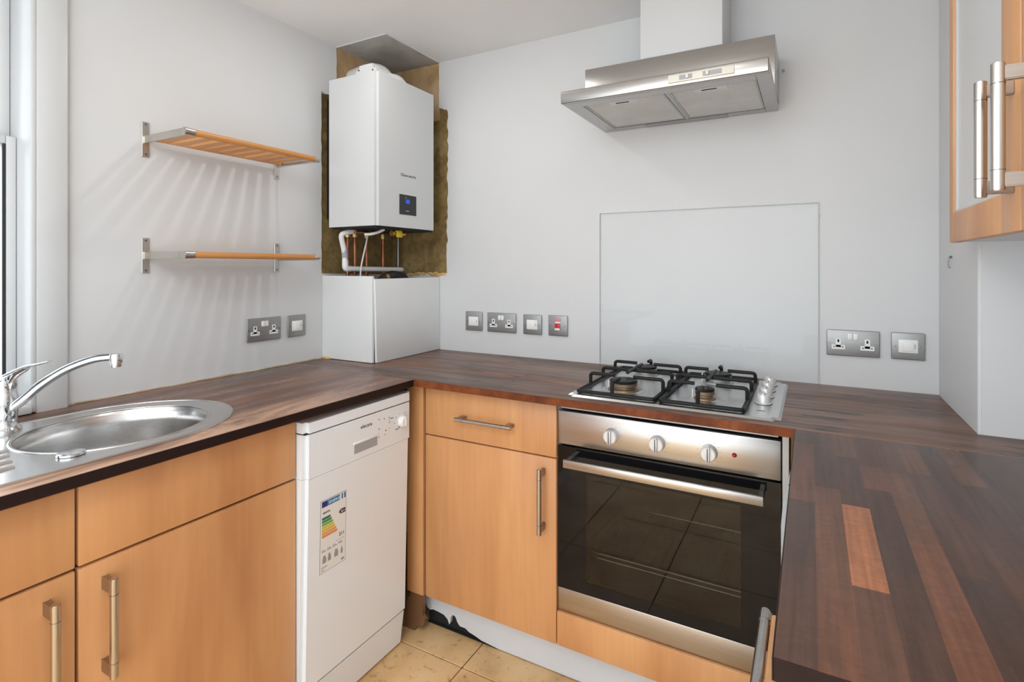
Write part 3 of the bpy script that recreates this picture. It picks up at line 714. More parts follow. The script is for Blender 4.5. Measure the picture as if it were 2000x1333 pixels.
def ltext(body, size, fy, fz, mat, width=None):
    z = LZ0+fz*H_; return text('label_text', body, size, (door_x(z)+.0012, LY0+fy*W_, z), (0, 1, 0), mat, bdr, width)
WHT = label_col('label_white', (0.8, 0.82, 0.82))
ltext('ENERG', 0.0105, 0.31, 0.925, WHT, 0.038)
ltext('electra', 0.0085, 0.08, 0.815, M['ink'], 0.026)
cols = [(0.01, 0.16, 0.12), (0.04, 0.24, 0.10), (0.20, 0.38, 0.07), (0.62, 0.55, 0.05), (0.72, 0.46, 0.06), (0.75, 0.34, 0.12), (0.72, 0.28, 0.10)]
for i, c in enumerate(cols):
    z1 = 0.765-i*0.041; L = 0.36+0.045*i
    a = LZ0+(z1-.034)*H_; b_ = LZ0+z1*H_; y0 = LY0+.06*W_; y1 = LY0+L*W_
    bm = BM(); vs = []
    for l in (0.0007, 0.0010):
        vs.append([bm.verts.new((door_x(z)+l, y, z)) for y, z in ((y0, a), (y1, a), (y1+.035*W_, (a+b_)/2), (y1, b_), (y0, b_))])
    bm.faces.new(vs[1]); bm.faces.new(list(reversed(vs[0])))
    for k in range(5): bm.faces.new((vs[0][k], vs[0][(k+1) % 5], vs[1][(k+1) % 5], vs[1][k]))
    obj('rating_arrow', bm, label_col('rating_%d' % i, c), bdr, smooth=False)
a, b_ = LZ0+.700*H_, LZ0+.765*H_
bm = BM(); vs = []
for l in (0.0007, 0.0010):
    vs.append([bm.verts.new((door_x(z)+l, y, z)) for y, z in ((LY0+.78*W_, a), (LY0+.96*W_, a), (LY0+.96*W_, b_), (LY0+.78*W_, b_), (LY0+.70*W_, (a+b_)/2))])
bm.faces.new(vs[1]); bm.faces.new(list(reversed(vs[0])))
for k in range(5): bm.faces.new((vs[0][k], vs[0][(k+1) % 5], vs[1][(k+1) % 5], vs[1][k]))
obj('rating_arrow', bm, M['ink'], bdr, smooth=False)
ltext('A+', 0.0115, 0.78, 0.712, WHT)
ltext('211', 0.0135, 0.72, 0.395, M['ink'])
GR = label_col('label_grey', (0.30, 0.31, 0.31))
for fy in (0.06, 0.27, 0.48, 0.70): lb(fy, fy+.17, 0.285, 0.297, GR); lb(fy, fy+.12, 0.305, 0.315, GR)
for fy, w in ((0.10, .14), (0.30, .12), (0.55, .15), (0.80, .08)): lb(fy, fy+w, 0.13, 0.20, GR); lb(fy+.02, fy+w-.03, 0.20, 0.235, GR)
lb(0.06, 0.28, 0.07, 0.082, GR); lb(0.06, 0.18, 0.03, 0.042, GR); lb(0.82, 0.94, 0.03, 0.06, GR); lb(0.60, 0.95, 0.345, 0.350, GR)

# ------------------------------------------------------------------ sink and tap
sk = thing('sink', 'oval-bowl stainless steel sink with drainer set in the left worktop', 'sink', (SC[0], SC[1], ZT))
def sink_outline(off=0.0):
    pts = []
    n = 28
    for i in range(n+1):                                       # rounded right end
        a = -PI/2*0+PI*i/n
        pts.append((SC[0]-0.008-(0.222-off)*math.cos(a)*-1, SC[1]+(0.252-off)*math.sin(a)))
    pts += [(SC[0]-0.230+off, -2.30+off), (SC[0]+0.214-off, -2.30+off)]
    return pts
bowl0 = 1.0
BA, BB = 0.168, 0.186
bm = BM()
prism(bm, sink_outline(), 'z', ZT+0.0002, ZT+0.0030, [ell(SC[0], SC[1], BA, BB, 64)])
obj('deck', bm, M['sink_steel'], sk, angle=0.5)
bm = BM(); pts = [Vector((x, y, ZT+0.0030)) for x, y in sink_outline(0.004)]; pts.append(pts[0]); tube(bm, pts, 0.0032, 10, flat=0.6)
obj('outer_bead', bm, M['sink_steel'], sk)
bm = BM(); pts = [Vector((x, y, ZT+0.003)) for x, y in ell(SC[0], SC[1], BA+0.004, BB+0.004, 72)]; pts.append(pts[0]); tube(bm, pts, 0.0040, 10, flat=0.55)
obj('bowl_bead', bm, M['sink_steel'], sk)
prof = [(1.0, 0.0012), (0.985, -0.003), (0.962, -0.012), (0.945, -0.030), (0.925, -0.085), (0.895, -0.125), (0.83, -0.147), (0.70, -0.156), (0.40, -0.160), (0.20, -0.163)]
bm = BM(); lathe(bm, (SC[0], SC[1], ZT), [(r, h) for r, h in prof], 72, 'z', BA, BB)
me_thick = bm
obj('bowl', bm, M['sink_steel'], sk, angle=1.2)
bm = BM(); lathe(bm, (SC[0], SC[1], ZT-0.163), [(0.0, -0.004), (0.018, -0.004), (0.034, 0.0), (0.040, 0.003), (0.043, 0.001)], 32); obj('drain', bm, M['chrome'], sk)
for k in range(7):
    x = 0.215+k*0.042
    y1 = -1.535-0.02*abs(k-3)*0.5
    bm = BM(); tube(bm, [(x, y1, ZT+0.0026), (x, y1-.02, ZT+0.0046), (x, -2.24, ZT+0.0046), (x, -2.26, ZT+0.0026)], 0.007, 10, flat=0.6)
    obj('drainer_rib', bm, M['sink_steel'], sk)
bm = BM(); lathe(bm, (0.4785, -1.481, ZT+0.003), [(0.0, 0.0075), (0.019, 0.0070), (0.0235, 0.005), (0.0238, 0.001), (0.022, 0.0)], 32)
obj('hole_cover', bm, M['chrome'], sk, label='small chrome disc covering a tap hole')
tp = thing('mixer_tap', 'chrome single-lever mixer tap with a long curved spout over the sink', 'tap', (0.160, -1.481, ZT+0.003))
tx, ty, tz = 0.160, -1.481, ZT+0.003
bm = BM(); lathe(bm, (tx, ty, tz), [(0.0, 0.0), (0.030, 0.0), (0.031, 0.005), (0.026, 0.010), (0.0235, 0.014), (0.0235, 0.040), (0.0245, 0.042), (0.0245, 0.082), (0.0225, 0.086), (0.0225, 0.10), (0.0, 0.10)], 32)
obj('body', bm, M['chrome'], tp)
ux, uy = 0.862, 0.507
pts = smooth_path([(tx+ux*.012, ty+uy*.012, 0.935), (tx+ux*.04, ty+uy*.04, 0.955), (tx+ux*.085, ty+uy*.085, 0.992), (tx+ux*.14, ty+uy*.14, 1.026), (tx+ux*.20, ty+uy*.20, 1.048), (tx+ux*.246, ty+uy*.246, 1.053)], 8)
sp = obj('spout', tube(BM(), pts, 0.010, 16, rads=[0.0115-0.0032*i/(len(pts)-1) for i in range(len(pts))]), M['chrome'], tp)
ex, ey = tx+ux*.250, ty+uy*.250
bm = BM(); lathe(bm, (ex, ey, 1.030), [(0.0, 0.0), (0.0095, 0.0), (0.0105, 0.004), (0.0105, 0.009), (0.0125, 0.010), (0.0135, 0.026), (0.012, 0.030), (0.0, 0.030)], 24); obj('aerator', bm, M['chrome'], sp)
bm = BM(); lathe(bm, (tx, ty, tz+0.10), [(0.0, 0.0), (0.0225, 0.0), (0.0238, 0.004), (0.0220, 0.016), (0.014, 0.022), (0.0, 0.024)], 32)
hub = obj('lever', bm, M['chrome'], tp)
pts = smooth_path([(tx-.022, ty-.005, tz+.106), (tx, ty, tz+.119), (tx+.03, ty+.007, tz+.134), (tx+.075, ty+.017, tz+.151), (tx+.11, ty+.025, tz+.158), (tx+.140, ty+.032, tz+.165)], 7)
n = len(pts)
bm = tube(BM(), pts, 0.01, 14, rads=[0.022-0.0165*(i/(n-1))**0.6 for i in range(n)], flat=0.40)
obj('lever_blade', bm, M['chrome'], hub)
bm = BM(); pts = smooth_path([(tx+.016, ty+.004, tz+.100), (tx+.024, ty+.006, tz+.115), (tx+.040, ty+.009, tz+.131), (tx+.070, ty+.016, tz+.147)], 6)
obj('lever_stem', tube(bm, pts, 0.0065, 10), M['chrome'], hub)

# ------------------------------------------------------------------ gas hob
HX0, HX1, HY0, HY1 = 1.139, 1.699, -0.541, -0.058
hz = ZT+0.0055
hob = thing('gas_hob', 'four-burner stainless steel gas hob above the oven', 'hob', (1.42, -0.30, ZT))
bm = bx(HX0, HX1, HY0, HY1, ZT+0.0003, hz)
es = [e for e in bm.edges if abs(e.verts[0].co.z-e.verts[1].co.z) > 1e-4]
bmesh.ops.bevel(bm, geom=es, offset=0.016, segments=5, affect='EDGES')
for v in bm.verts:
    if v.co.z > hz-1e-5:
        v.co.x += 0.006 if v.co.x < 1.4 else -0.006; v.co.y += 0.006 if v.co.y < -0.3 else -0.006
obj('plate', bm, M['hob_steel'], hob, angle=0.5)
def rim(cx_, cy_, r):
    bm = BM(); lathe(bm, (cx_, cy_, hz), [(r, 0.0002), (r+.004, 0.0022), (r+.010, 0.0002)], 36); return bm
for bxx, byy, r in ((1.268, -0.405, 0.041), (1.268, -0.150, 0.036), (1.502, -0.405, 0.026), (1.502, -0.160, 0.041)):
    bm = BM(); lathe(bm, (bxx, byy, hz), [(r*1.15, 0.0), (r*1.1, 0.004), (r*.86, 0.006), (r*.86, 0.012), (r*1.0, 0.014), (r*1.0, 0.022), (r*.9, 0.024), (0.0, 0.024)], 32)
    bb = obj('burner', bm, M['burnt'] if byy < -0.3 else M['light_gray'], hob, label='gas burner ring')
    bm = BM(); lathe(bm, (bxx, byy, hz), [(r*.98, 0.0242), (r*1.02, 0.027), (r*.95, 0.031), (r*.5, 0.0325), (0.0, 0.0325)], 32); obj('burner_cap', bm, M['iron'], bb)
    obj('dished_ring', rim(bxx, byy, r*1.28), M['hob_steel'], hob)
    bm = BM(); cyl(bm, (bxx-r-.008, byy+.006, hz), (bxx-r-.008, byy+.006, hz+.024), 0.0022, n=8); obj('igniter', bm, M['plastic'], bb)
def grate(x0, x1, cx_):
    y0, y1 = -0.513, -0.085; zf = hz+0.0065; zt = hz+0.0405; rr = 0.0054
    g = BM()
    fr = fillet([((x0+x1)/2, y0, zf), (x1, y0, zf), (x1, y1, zf), (x0, y1, zf), (x0, y0, zf), ((x0+x1)/2, y0, zf)], 0.008, 3)
    tube(g, fr, rr, 10)
    o = obj('pan_support', g, M['iron'], hob, label='black wire pan support')
    def finger(pts):
        obj('finger', tube(BM(), fillet(pts, 0.010, 4), rr, 10), M['iron'], o)
    for y in (-0.405, -0.165):
        finger([(x0, y, zf), (x0, y, zt), (cx_-0.028, y, zt)])
        finger([(x1, y, zf), (x1, y, zt), (cx_+0.030, y, zt)])
    finger([(x0, -0.290, zf), (x0, -0.290, zt-.002), (x1, -0.290, zt-.002), (x1, -0.290, zf)])
    finger([(cx_, y0, zf), (cx_, y0, zt), (cx_, -0.445, zt)])
    finger([(cx_, y1, zf), (cx_, y1, zt), (cx_, -0.120, zt)])
    obj('finger', tube(BM(), [(cx_, -0.365, zt+.004), (cx_, -0.205, zt+.004)], rr, 10), M['iron'], o)
    for fx in (x0, x1):
        for fy in (y0+.03, y1-.03):
            b2 = BM(); cyl(b2, (fx, fy, hz+.0002), (fx, fy, zf), 0.0035, n=8); obj('foot', b2, M['rubber'], o)
grate(1.163, 1.386, 1.268); grate(1.403, 1.612, 1.502)
for ky in (-0.385, -0.300, -0.215, -0.130):
    bm = BM(); lathe(bm, (1.650, ky, hz), [(0.0205, 0.0002), (0.0205, 0.003), (0.0175, 0.004), (0.0165, 0.024), (0.015, 0.026), (0.0, 0.026)], 28)
    k = obj('knob', bm, M['plate_steel'] if False else M['knob_white'], hob, label='silver hob knob')
    obj('skirt', lathe(BM(), (1.650, ky, hz), [(0.0185, 0.0003), (0.0215, 0.0012), (0.0225, 0.0003)], 28), M['rubber'], k)
    obj('grip', bx(1.647, 1.653, ky-.0155, ky+.0155, hz+.0255, hz+.0300, 0.001, 1), M['knob_white'], k)
text('hob_text', '~', 0.02, (1.655, -0.475, hz+.0001), (1, 0, 0), M['ink'], hob)
bpy.data.objects.remove(bpy.data.objects['hob_text'])
obj('badge', bx(1.640, 1.660, -0.470, -0.466, hz, hz+.0004), M['ink'], hob)

# ------------------------------------------------------------------ glass splashback
sb = thing('splashback', 'clear glass splashback panel on the wall behind the hob', 'splashback', (1.416, -0.003, ZT+.001))
obj('glass_sheet', bx(1.0495, 1.7828, -0.0075, -0.0015, ZT+.001, 1.4645), M['clear_glass'], sb, smooth=False)
bm = BM(); box(bm, 1.7828, 1.7840, -0.0078, -0.0015, ZT+.001, 1.4655); box(bm, 1.0483, 1.7840, -0.0078, -0.0015, 1.4645, 1.4657); box(bm, 1.0483, 1.0495, -0.0078, -0.0015, ZT+.001, 1.4645)
obj('polished_edge', bm, M['glass_edge'], sb, smooth=False)
bm = BM(); cyl(bm, (1.787, -0.0004, 1.423), (1.787, -0.004, 1.423), 0.0022, n=10)
nl = obj('nail', bm, M['screw'], None, origin=(1.787, 0, 1.423)); tag(nl, 'tiny dark nail beside the splashback top right corner', 'nail', None)

# ------------------------------------------------------------------ sockets and switches
def plate(kind, label, face, u0, u1, z0, z1, group):
    """face 'back' : wall y=0 seen from -Y ; 'left' : wall x=0 seen from +X. u runs to the viewer's right"""
    cu, cz_ = (u0+u1)/2, (z0+z1)/2
    def P(u, d, z): return (u, -d, z) if face == 'back' else (d, u, z)
    def ubox(bm, a, b_, d0, d1, za, zb, bev=0.0, seg=2):
        p, q = P(a, d0, za), P(b_, d1, zb); return box(bm, p[0], q[0], p[1], q[1], za, zb, bev, seg)
    def uball(bm, u, d0, d1, z, r): return cyl(bm, P(u, d0, z), P(u, d1, z), r, n=12)
    name = 'double_socket' if kind == 'double' else 'wall_switch'
    t = thing(name, label, 'socket' if kind == 'double' else 'switch', P(cu, 0, cz_), group)
    obj('back_box', ubox(BM(), u0+.003, u1-.003, 0.0004, 0.006, z0+.003, z1-.003), M['gray_plastic'], t)
    obj('faceplate', ubox(BM(), u0, u1, 0.006, 0.0105, z0, z1, 0.0025, 3), M['plate_steel'], t)
    f = 0.0105
    if kind == 'double':
        sx = (u1-u0)/0.146
        for s in (u0+0.033*sx, u1-0.033*sx):
            zc = cz_-0.006
            bm = BM(); ubox(bm, s-.0075*sx, s+.0075*sx, f, f+.0008, zc-.008, zc+.020, 0.0003, 1); ubox(bm, s-.019*sx, s+.019*sx, f, f+.0008, zc-.014, zc-.0005, 0.0003, 1)
            ins = obj('outlet_insert', bm, M['plastic'], t, label='white plug outlet')
            bm = BM(); ubox(bm, s-.0024, s+.0024, f, f+.0012, zc+.008, zc+.0165); ubox(bm, s-.0145*sx, s-.0092*sx, f, f+.0012, zc-.0082, zc-.0056); ubox(bm, s+.0092*sx, s+.0145*sx, f, f+.0012, zc-.0082, zc-.0056)
            obj('pin_holes', bm, M['dark'], ins)
        for s in (-1, 1):
            bm = ubox(BM(), cu+s*.0072-.0065, cu+s*.0072+.0065, f, f+.005, cz_+.011, cz_+.031, 0.0015, 2)
            obj('rocker', bm, M['plastic'], t)
        scr = (u0+.008, u1-.008)
    elif kind == 'cooker':
        obj('rocker', ubox(BM(), cu-.011, cu+.011, f, f+.004, cz_-.018, cz_+.008, 0.0015, 2), M['red'], t, label='red rocker switch')
        obj('white_band', ubox(BM(), cu-.011, cu+.011, f+.0030, f+.0046, cz_-.018, cz_-.010, 0.0005, 1), M['plastic'], t)
        obj('neon', ubox(BM(), cu-.012, cu+.012, f, f+.003, cz_+.018, cz_+.030, 0.0012, 2), M['pink'], t, label='pink neon indicator')
        obj('white_band', ubox(BM(), cu-.011, cu+.011, f, f+.0012, cz_+.010, cz_+.016, 0.0004, 1), M['plastic'], t)
        scr = (u0+.010, u1-.010)
    else:
        w, h = (u1-u0)*0.29, 0.0195
        ins = obj('insert', ubox(BM(), cu-w, cu+w, f, f+.0022, cz_-h, cz_+h, 0.0008, 2), M['plastic'], t)
        obj('rocker', ubox(BM(), cu-w*.52, cu+w*.55, f+.0022, f+.0050, cz_-h*.72, cz_+h*.72, 0.0012, 2), M['plastic'], t)
        bm = BM(); ubox(bm, cu+w*.66, cu+w*.76, f+.0021, f+.0026, cz_-h*.35, cz_+h*.35); obj('fuse_slot', bm, M['gray_plastic'], ins)
        scr = (u0+.0105, u1-.0105)
    for s in scr:
        bm = BM(); uball(bm, s, f, f+.0012, cz_-.001, 0.0028); o = obj('screw', bm, M['screw'], t)
G2, G1 = 'double steel sockets', 'steel switches'
plate('switch', 'steel fused switch, first plate right of the boiler boxing', 'back', 0.4282, 0.5135, 0.980, 1.0625, G1)
plate('double', 'double steel socket between two switches left of the hob', 'back', 0.5409, 0.6810, 0.980, 1.0623, G2)
plate('switch', 'steel fused switch between the double socket and the red cooker switch', 'back', 0.7163, 0.8005, 0.980, 1.0612, G1)
plate('cooker', 'steel cooker switch with red rocker, nearest the splashback on its left', 'back', 0.8316, 0.915, 0.981, 1.0635, G1)
plate('double', 'double steel socket on the wall right of the splashback', 'back', 1.8064, 1.9462, 0.980, 1.0602, G2)
plate('switch', 'steel fused switch at the far right of the back wall', 'back', 1.9750, 2.0576, 0.981, 1.061, G1)
plate('double', 'double steel socket under the shelves on the window wall', 'left', -0.7741, -0.6335, 0.9882, 1.0718, G2)
plate('switch', 'steel switch beside the corner boxing on the window wall', 'left', -0.6027, -0.5200, 0.9884, 1.071, G1)

# ------------------------------------------------------------------ wall shelves
def shelf(zr, label):
    t = thing('wall_shelf', label, 'shelf', (0.0, -0.87, zr), 'wall shelves')
    ya, yb, xr = -1.1045, -0.6465, 0.2135
    for y in (ya, yb):
        obj('wall_plate', bx(0.0005, 0.0045, y-.0105, y+.0105, zr-.053, zr+.053, 0.0008, 1), M['bracket_steel'], t, label='steel wall plate')
        ar = obj('arm', bx(0.0045, xr, y-.003, y+.003, zr-.011, zr+.011, 0.0015, 2), M['bracket_steel'], t, label='flat steel arm')
        for dz in (-.045, .045):
            b2 = BM(); cyl(b2, (0.0045, y, zr+dz), (0.0058, y, zr+dz), 0.0036, n=10); obj('screw', b2, M['screw'], t)
        b2 = BM(); sgn = -1
        cyl(b2, (xr, y-.006, zr), (xr, y+.0025, zr), 0.0115, n=24); cyl(b2, (xr, y-.0075, zr), (xr, y-.006, zr), 0.0045, n=16)
        cyl(b2, (0.018, y-.0042, zr), (0.018, y-.003, zr), 0.0036, n=12)
        obj('bolt_head', b2, M['bracket_steel'], ar)
    b2 = BM(); cyl(b2, (xr, ya+.003, zr), (xr, ya+.022, zr), 0.0108, n=24); obj('end_cap', b2, M['bracket_steel'], t)
    b2 = BM(); cyl(b2, (xr, yb-.012, zr), (xr, yb+.013, zr), 0.0105, n=24); obj('end_cap', b2, M['bracket_steel'], t)
    b2 = BM(); cyl(b2, (xr, ya+.022, zr), (xr, yb-.012, zr), 0.0095, n=24); obj('front_rail', b2, M['rail_wood'], t, label='round wooden front rail')
    obj('rear_rail', bx(0.022, 0.036, ya+.004, yb-.004, zr-.006, zr+.006, 0.003, 2), M['shelf_wood'], t)
    n = 9; p = (yb-ya-.03)/n
    for k in range(n):
        y = ya+.012+p*(k+.5)
        obj('slat', bx(0.030, xr-.004, y-.0152, y+.0152, zr-.0045, zr+.0045, 0.0015, 1), M['shelf_wood'], t)
shelf(1.6440, 'upper slatted wooden wall shelf on steel brackets left of the boiler')
shelf(1.2930, 'lower slatted wooden wall shelf on steel brackets left of the boiler')

# ------------------------------------------------------------------ boiler, pipes and boxing in the corner
bl = thing('boiler', 'white wall-hung boiler in the bare brown corner', 'boiler', (0.2, -0.27, 1.417))
bm = bx(0.072, 0.3254, -0.4573, -0.0938, 1.4170, 2.0065)
es = [e for e in bm.edges if abs(e.verts[0].co.z-e.verts[1].co.z) > .1 and e.verts[0].co.x > .2]
bmesh.ops.bevel(bm, geom=es, offset=0.012, segments=4, affect='EDGES')
obj('casing', bm, M['boiler_white'], bl)
obj('mounting_plate', bx(-0.0095, 0.0715, -0.395, -0.135, 1.46, 1.96), M['dark'], bl)
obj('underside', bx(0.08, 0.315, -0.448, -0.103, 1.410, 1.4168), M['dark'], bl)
bfx = 0.3254
cpn = obj('control_display', bx(bfx-.001, bfx+.0012, -0.3285, -0.2235, 1.4700, 1.5510, 0.0008, 1), M['black'], bl, label='black control display')
obj('flap', bx(bfx+.001, bfx+.0028, -0.3275, -0.2365, 1.4720, 1.5060, 0.0008, 1), M['black'], cpn)
obj('screen', bx(bfx+.0010, bfx+.0016, -0.2905, -0.2660, 1.5160, 1.5330), M['blue_led'], cpn, label='blue lit digits')
obj('flap_mark', bx(bfx+.0027, bfx+.0031, -0.2930, -0.2730, 1.4840, 1.4875), M['gray_plastic'], cpn)
obj('status_dot', bx(bfx+.0010, bfx+.0016, -0.2920, -0.2885, 1.5375, 1.5405), M['plastic'], cpn)
text('brand_text', 'Glow-worm', 0.019, (bfx+.0002, -0.3205, 1.624), (0, 1, 0), M['ink'], bl, width=0.094)
# flue elbow on top of the boiler
bm = BM(); lathe(bm, (0.205, -0.268, 2.0066), [(0.0, 0.050), (0.050, 0.050), (0.068, 0.044), (0.082, 0.026), (0.084, 0.0)], 40)
obj('flue_collar', bm, M['plastic'], bl)
bm = BM(); pts = smooth_path([(0.190, -0.275, 2.030), (0.165, -0.270, 2.060), (0.115, -0.262, 2.078), (0.05, -0.25, 2.080), (-0.008, -0.24, 2.080)], 6)
obj('flue_elbow', tube(bm, pts, 0.052, 28), M['plastic'], bl, label='white flue elbow')
bm = bx(0.132, 0.243, -0.372, -0.335, 2.0066, 2.078); es = [e for e in bm.edges if abs(e.verts[0].co.y-e.verts[1].co.y) > .001 and e.verts[0].co.z > 2.05]
bmesh.ops.bevel(bm, geom=es, offset=0.020, segments=5, affect='EDGES'); br_ = obj('flue_bracket', bm, M['plastic'], bl)
bm = BM(); cyl(bm, (0.225, -0.3715, 2.050), (0.225, -0.3735, 2.050), 0.0035, n=10); cyl(bm, (0.150, -0.3715, 2.060), (0.150, -0.3735, 2.060), 0.0028, n=10); obj('bracket_screw', bm, M['dark'], br_)
# pipework
def pipe(name, label, pts, r, mat, cat='pipe', group=None, fil=0.02):
    o = obj(name, tube(BM(), fillet(pts, fil, 5), r, 16), mat, None, origin=pts[0]); tag(o, label, cat, group); return o
GC = 'copper pipes under the boiler'
pp_ = pipe('waste_pipe', 'white plastic waste pipe bending below the boiler to the right', [(0.13, -0.345, 1.4095), (0.125, -0.395, 1.402), (0.105, -0.428, 1.392), (0.10, -0.402, 1.318), (0.10, -0.3985, 1.2515), (0.10, -0.050, 1.2460)], 0.0108, M['plastic'], fil=0.018)
bm = BM(); cyl(bm, (0.10, -0.4023, 1.334), (0.10, -0.3995, 1.296), 0.0130, n=20); obj('coupling', bm, M['gray_plastic'], pp_, label='grey pipe coupling')
bm = BM(); tube(bm, fillet([(0.10, -0.3990, 1.285), (0.10, -0.3985, 1.2515), (0.10, -0.372, 1.2510)], 0.012, 5), 0.0125, 16); obj('elbow', bm, M['plastic'], pp_)
for y, x, lab_ in ((-0.332, 0.045, 'copper pipe at far left under the boiler, behind the white waste pipe'), (-0.306, 0.06, 'bright copper pipe second from the left under the boiler'), (-0.237, 0.06, 'copper pipe in the middle under the boiler, right of the white cable'), (-0.133, 0.06, 'reddish copper pipe left of the yellow valve')):
    o = pipe('copper_pipe', lab_, [(x, y, 1.16), (x, y, 1.4095)], 0.0075, M['copper'], 'pipe', GC)
    bm = BM(); cyl(bm, (x, y, 1.385), (x, y, 1.405), 0.0115, n=6); obj('nut', bm, M['brass'], o)
o = pipe('steel_pipe', 'dull grey pipe below the yellow valve', [(0.06, -0.030, 1.16), (0.06, -0.030, 1.4095)], 0.007, M['screw'])
o = pipe('copper_pipe', 'horizontal copper pipe just below the boiler casing', [(0.18, -0.425, 1.3975), (0.18, -0.30, 1.3975), (0.18, -0.285, 1.4095)], 0.0085, M['copper'], 'pipe', GC, fil=0.008)
bm = BM(); cyl(bm, (0.18, -0.345, 1.3975), (0.18, -0.325, 1.3975), 0.0115, n=6); obj('nut', bm, M['brass'], o)
o = pipe('cable', 'thin white cable hanging straight below the boiler', [(0.12, -0.292, 1.4095), (0.12, -0.296, 1.375), (0.12, -0.330, 1.262), (0.12, -0.336, 1.20)], 0.0032, M['plastic'], 'cable')
o = pipe('cable', 'short curved white hose end under the front edge of the boiler', [(0.26, -0.345, 1.4095), (0.25, -0.365, 1.398), (0.235, -0.392, 1.389), (0.21, -0.40, 1.388)], 0.0058, M['plastic'], 'cable')
gv = thing('gas_valve', 'yellow handled brass gas valve under the right side of the boiler', 'valve', (0.25, -0.262, 1.40))
bm = BM(); cyl(bm, (0.25, -0.285, 1.3975), (0.25, -0.215, 1.3975), 0.009, n=16); cyl(bm, (0.25, -0.29, 1.3975), (0.25, -0.277, 1.3975), 0.0125, n=6); cyl(bm, (0.25, -0.262, 1.3975), (0.25, -0.262, 1.4095), 0.008, n=16)
obj('valve_body', bm, M['brass'], gv)
bm = bx(0.261, 0.272, -0.276, -0.245, 1.381, 1.410, 0.004, 2); obj('lever', bm, M['yellow'], gv, label='yellow valve handle')
bm = BM(); cyl(bm, (0.25, -0.222, 1.399), (0.25, -0.205, 1.399), 0.0085, n=16); obj('cap', bm, M['red'], gv)
o = pipe('black_pipe', 'thick black pipe elbow on top of the white corner boxing', [(0.17, -0.32, 1.12), (0.19, -0.285, 1.205), (0.20, -0.235, 1.2225), (0.16, -0.12, 1.215), (0.10, -0.03, 1.20)], 0.021, M['rubber'], fil=0.03)
bm = BM(); p0 = Vector((0.1935, -0.268, 1.211)); cyl(bm, p0, p0+Vector((0.004, 0.012, 0.005)), 0.0235, n=24); obj('clamp_ring', bm, M['brass'], o)
# boxing panels
XB, YB = 0.2799, -0.4285
p = obj('boxing_panel', bx(0.0005, XB-0.0055, YB, YB+0.012, ZT+.002, 1.2225, 0.001, 1), M['board_white'], None, origin=(0.14, YB, ZT)); tag(p, 'white boxing panel below the boiler, facing the sink side, left of the open joint', 'panel', 'corner boxing panels')
bm = prism(BM(), [(0, 0), (1, 0), (1, 1), (0, 1)], 'z', ZT+.0015, 1.2115)
for v in bm.verts:
    u, w = v.co.x, v.co.y
    top = v.co.z > 1.1
    v.co.x = XB-0.012+0.012*u+(0.000 if top else 0.003)
    v.co.y = (-0.4185 if top else -0.4095)*(1-w)+(-0.0015)*w
bmesh.ops.bevel(bm, geom=list(bm.edges), offset=0.001, segments=1, affect='EDGES')
p = obj('boxing_panel', bm, M['board_white'], None, origin=(XB, -0.2, ZT)); tag(p, 'white boxing panel below the boiler, facing right, leaning at the open joint', 'panel', 'corner boxing panels')
bm = BM()
for k in range(5):
    bmesh.ops.create_icosphere(bm, subdivisions=2, radius=0.005+0.003*rnd.random(), matrix=Matrix.Translation((0.008+.008*k, -0.432+0.001*k, ZT+.004)))
o = obj('sealant', bm, M['foam'], None, origin=(0.02, -0.43, ZT)); tag(o, 'yellowed lump of old sealant at the left foot of the corner boxing', 'sealant')

# ------------------------------------------------------------------ cooker hood
hd = thing('cooker_hood', 'stainless steel visor cooker hood on the wall above the hob', 'cooker hood', (1.37, -0.2, 1.776))
hx0, hx1 = 1.070, 1.668
obj('body', bx(hx0+.003, hx1+.002, -0.222, -0.001, 1.800, 1.947, 0.0015, 2), M['hood_steel'], hd)
obj('visor_top', bx(hx0+.002, hx1-.002, -0.405, -0.222, 1.800, 1.812, 0.001, 1), M['hood_steel'], hd)
obj('front_strip', bx(hx0-.002, hx1-.002, -0.422, -0.404, 1.7755, 1.8140, 0.003, 3), M['hood_steel'], hd, label='steel front control strip')
bm = BM()
box(bm, hx0, 1.120, -0.404, -0.001, 1.776, 1.7995, 0.001, 1); box(bm, 1.632, hx1, -0.404, -0.001, 1.776, 1.7995, 0.001, 1)
box(bm, 1.120, 1.632, -0.404, -0.362, 1.776, 1.7995, 0.001, 1); box(bm, 1.120, 1.632, -0.050, -0.001, 1.776, 1.7995, 0.001, 1); box(bm, 1.379, 1.389, -0.362, -0.05, 1.778, 1.7995, 0.001, 1)
obj('under_frame', bm, M['hood_steel'], hd)
for xa, xb in ((1.1215, 1.3780), (1.3900, 1.6305)):
    f = obj('grease_filter', bx(xa, xb, -0.3605, -0.0515, 1.7795, 1.786, 0.001, 1), M['mesh_filter'], hd, label='metal mesh grease filter')
    bm = BM(); box(bm, xa, xa+.006, -0.3605, -0.0515, 1.7775, 1.7795); box(bm, xb-.006, xb, -0.3605, -0.0515, 1.7775, 1.7795); box(bm, xa+.006, xb-.006, -0.3605, -0.3545, 1.7775, 1.7795); box(bm, xa+.006, xb-.006, -0.0575, -0.0515, 1.7775, 1.7795)
    obj('filter_frame', bm, M['light_gray'], f)
    xm = (xa+xb)/2-.003
    g = obj('latch', bx(xm-.045, xm+.045, -0.352, -0.318, 1.7780, 1.7796, 0.0006, 1), M['pale_steel'], f)
    obj('latch_slot', bx(xm-.026, xm+.016, -0.3385, -0.3315, 1.7774, 1.7782), M['dark'], f)
obj('lamp_cover', bx(1.235, 1.515, -0.044, -0.006, 1.7742, 1.7762, 0.0008, 1), M['gray_plastic'], hd, label='grey lamp cover at the rear')
